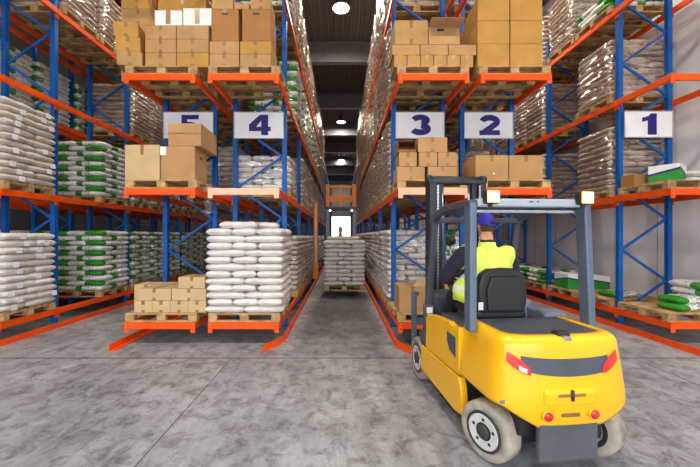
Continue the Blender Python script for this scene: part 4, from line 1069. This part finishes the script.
MB().cbox(-.94, -.4, by-.24, by-.18, .9, 1.0, .01).build('side_arm', M['mast'], RT)
pallet(.1, 10.25, .20, 'wooden pallet with white sacks on the forks in the aisle')
for n in range(11):
    rnd = random.Random(200+n)
    for (dx, dy, r, pos) in layer_slots(n):
        j = jig(rnd, n, .012)
        o = link('sack', rnd.choice(SK['W']), None, (.1+dx+j[0], 10.25+dy+j[1], .20+PH+.002+(n+.5)*.122), (0, 0, r*PI/2+j[2]))
        tag(o, 'white sack at the %s of the %s layer up, pallet in the aisle' % (pos, ORD[n+1]), 'sack', 'white sacks on the pallet in the aisle')
for i, (dx, r) in enumerate(((-.2, .1), (.2, -.05))):
    o = link('sack', SK['T'][i], None, (.08+dx, 10.2, .20+PH+.002+11.5*.122), (0,0,r)); tag(o, '%s pale sack on top of the aisle pallet stack' % ('left' if i == 0 else 'right'), 'sack', 'white sacks on the pallet in the aisle')
d2 = empty('person', (.0, 9.6, 0)); tag(d2, 'dark-haired person in the cab of the orange aisle truck', 'person')
yy = by+.02; x = -.02; z0 = 1.22
person(d2, dict(pelvis=(x,yy,z0+.05), waist=(x,yy,z0+.2), chest=(x,yy,z0+.4), neckbase=(x,yy,z0+.56), neck=(x,yy-.01,z0+.65), head=(x,yy-.02,z0+.74),
    shL=(x-.19,yy,z0+.52), elL=(x-.26,yy-.08,z0+.26), wrL=(x-.2,yy-.28,z0+.2), shR=(x+.19,yy,z0+.52), elR=(x+.26,yy-.08,z0+.26), wrR=(x+.2,yy-.28,z0+.2),
    hipL=(x-.1,yy,z0+.02), knL=(x-.12,yy+.0,z0+.02+.03), anL=(x-.12,yy+.02,z0+.04), toeL=(x-.12,yy-.06,z0+.02), hipR=(x+.1,yy,z0+.02), knR=(x+.12,yy,z0+.05), anR=(x+.12,yy+.02,z0+.04), toeR=(x+.12,yy-.06,z0+.02)),
    ((x,yy-.02,z0+.80), PI), '', hairm='darkhair', voxel=.016)

# ------------------------------------------------------------------ lamps and daylight
def lamp(x, y, label, e=200):
    z = ZC-.35
    t = empty('ceiling_lamp', (x, y, z)); tag(t, label, 'lamp', 'high-bay lamps over the aisle')
    MB().lathe([(.33, 0), (.30, .07), (.18, .16), (.09, .19), (.09, .27), (0, .28)], 28).build('reflector', M['lampmetal'], t)
    MB().lathe([(.30, .01), (.2, -.02), (0, -.03)], 28).build('lamp_glass', M['lampglow'], t)
    MB().tube([(0,0,.27), (0,0,.36)], .012, 8).build('hanger', M['lampmetal'], t)
    ld = bpy.data.lights.new('lamp_light', 'AREA'); ld.shape = 'DISK'; ld.size = .55; ld.energy = e; ld.color = (1, .9, .76)
    link('lamp_light', ld, t, (0, 0, -.05))
lamp(0, 11, 'round ceiling lamp nearest the camera, at the top of the photo')
lamp(0, 22, 'second ceiling lamp down the aisle'); lamp(0, 33, 'third ceiling lamp down the aisle'); lamp(0, 44, 'farthest ceiling lamp down the aisle')
lamp(-4.45, 8.5, 'lamp over the aisle between the two left racks, out of frame', 150); lamp(-4.45, 13.5, 'lamp deeper over the aisle between the two left racks', 140)
lamp(4.2, 8.2, 'lamp over the aisle behind the forklift, out of frame', 150); lamp(4.2, 13.2, 'lamp deeper over the aisle behind the forklift', 140)
for x in (-4.5, 0, 4.4): lamp(x, 1.2, 'added fill lamp high over the front of the racks, out of frame' if x == 0 else 'added fill lamp over the %s end bay, out of frame' % ('left' if x < 0 else 'right'), 260)  # unseen lamps added to brighten the rack fronts
W = bpy.data.worlds.new('daylight'); bpy.context.scene.world = W; W.use_nodes = True
bg = W.node_tree.nodes['Background']; bg.inputs[0].default_value = (.93, .96, 1, 1); bg.inputs[1].default_value = 4.2

# ------------------------------------------------------------------ camera
cd = bpy.data.cameras.new('camera'); cam = bpy.data.objects.new('camera', cd); C.objects.link(cam)
cam.location = (0, 0, H); cam.rotation_euler = (PI/2, 0, 0)
cd.sensor_width = 36; cd.lens = F/700*36; cd.shift_x = (350-VX)/700; cd.shift_y = (VY-233.5)/700
cd.clip_start = .05; cd.clip_end = 200
sc = bpy.context.scene; sc.camera = cam
sc.view_settings.view_transform = 'Standard'; sc.view_settings.look = 'None'; sc.view_settings.exposure = .1; sc.view_settings.gamma = 1
sc.view_settings.use_curve_mapping = False
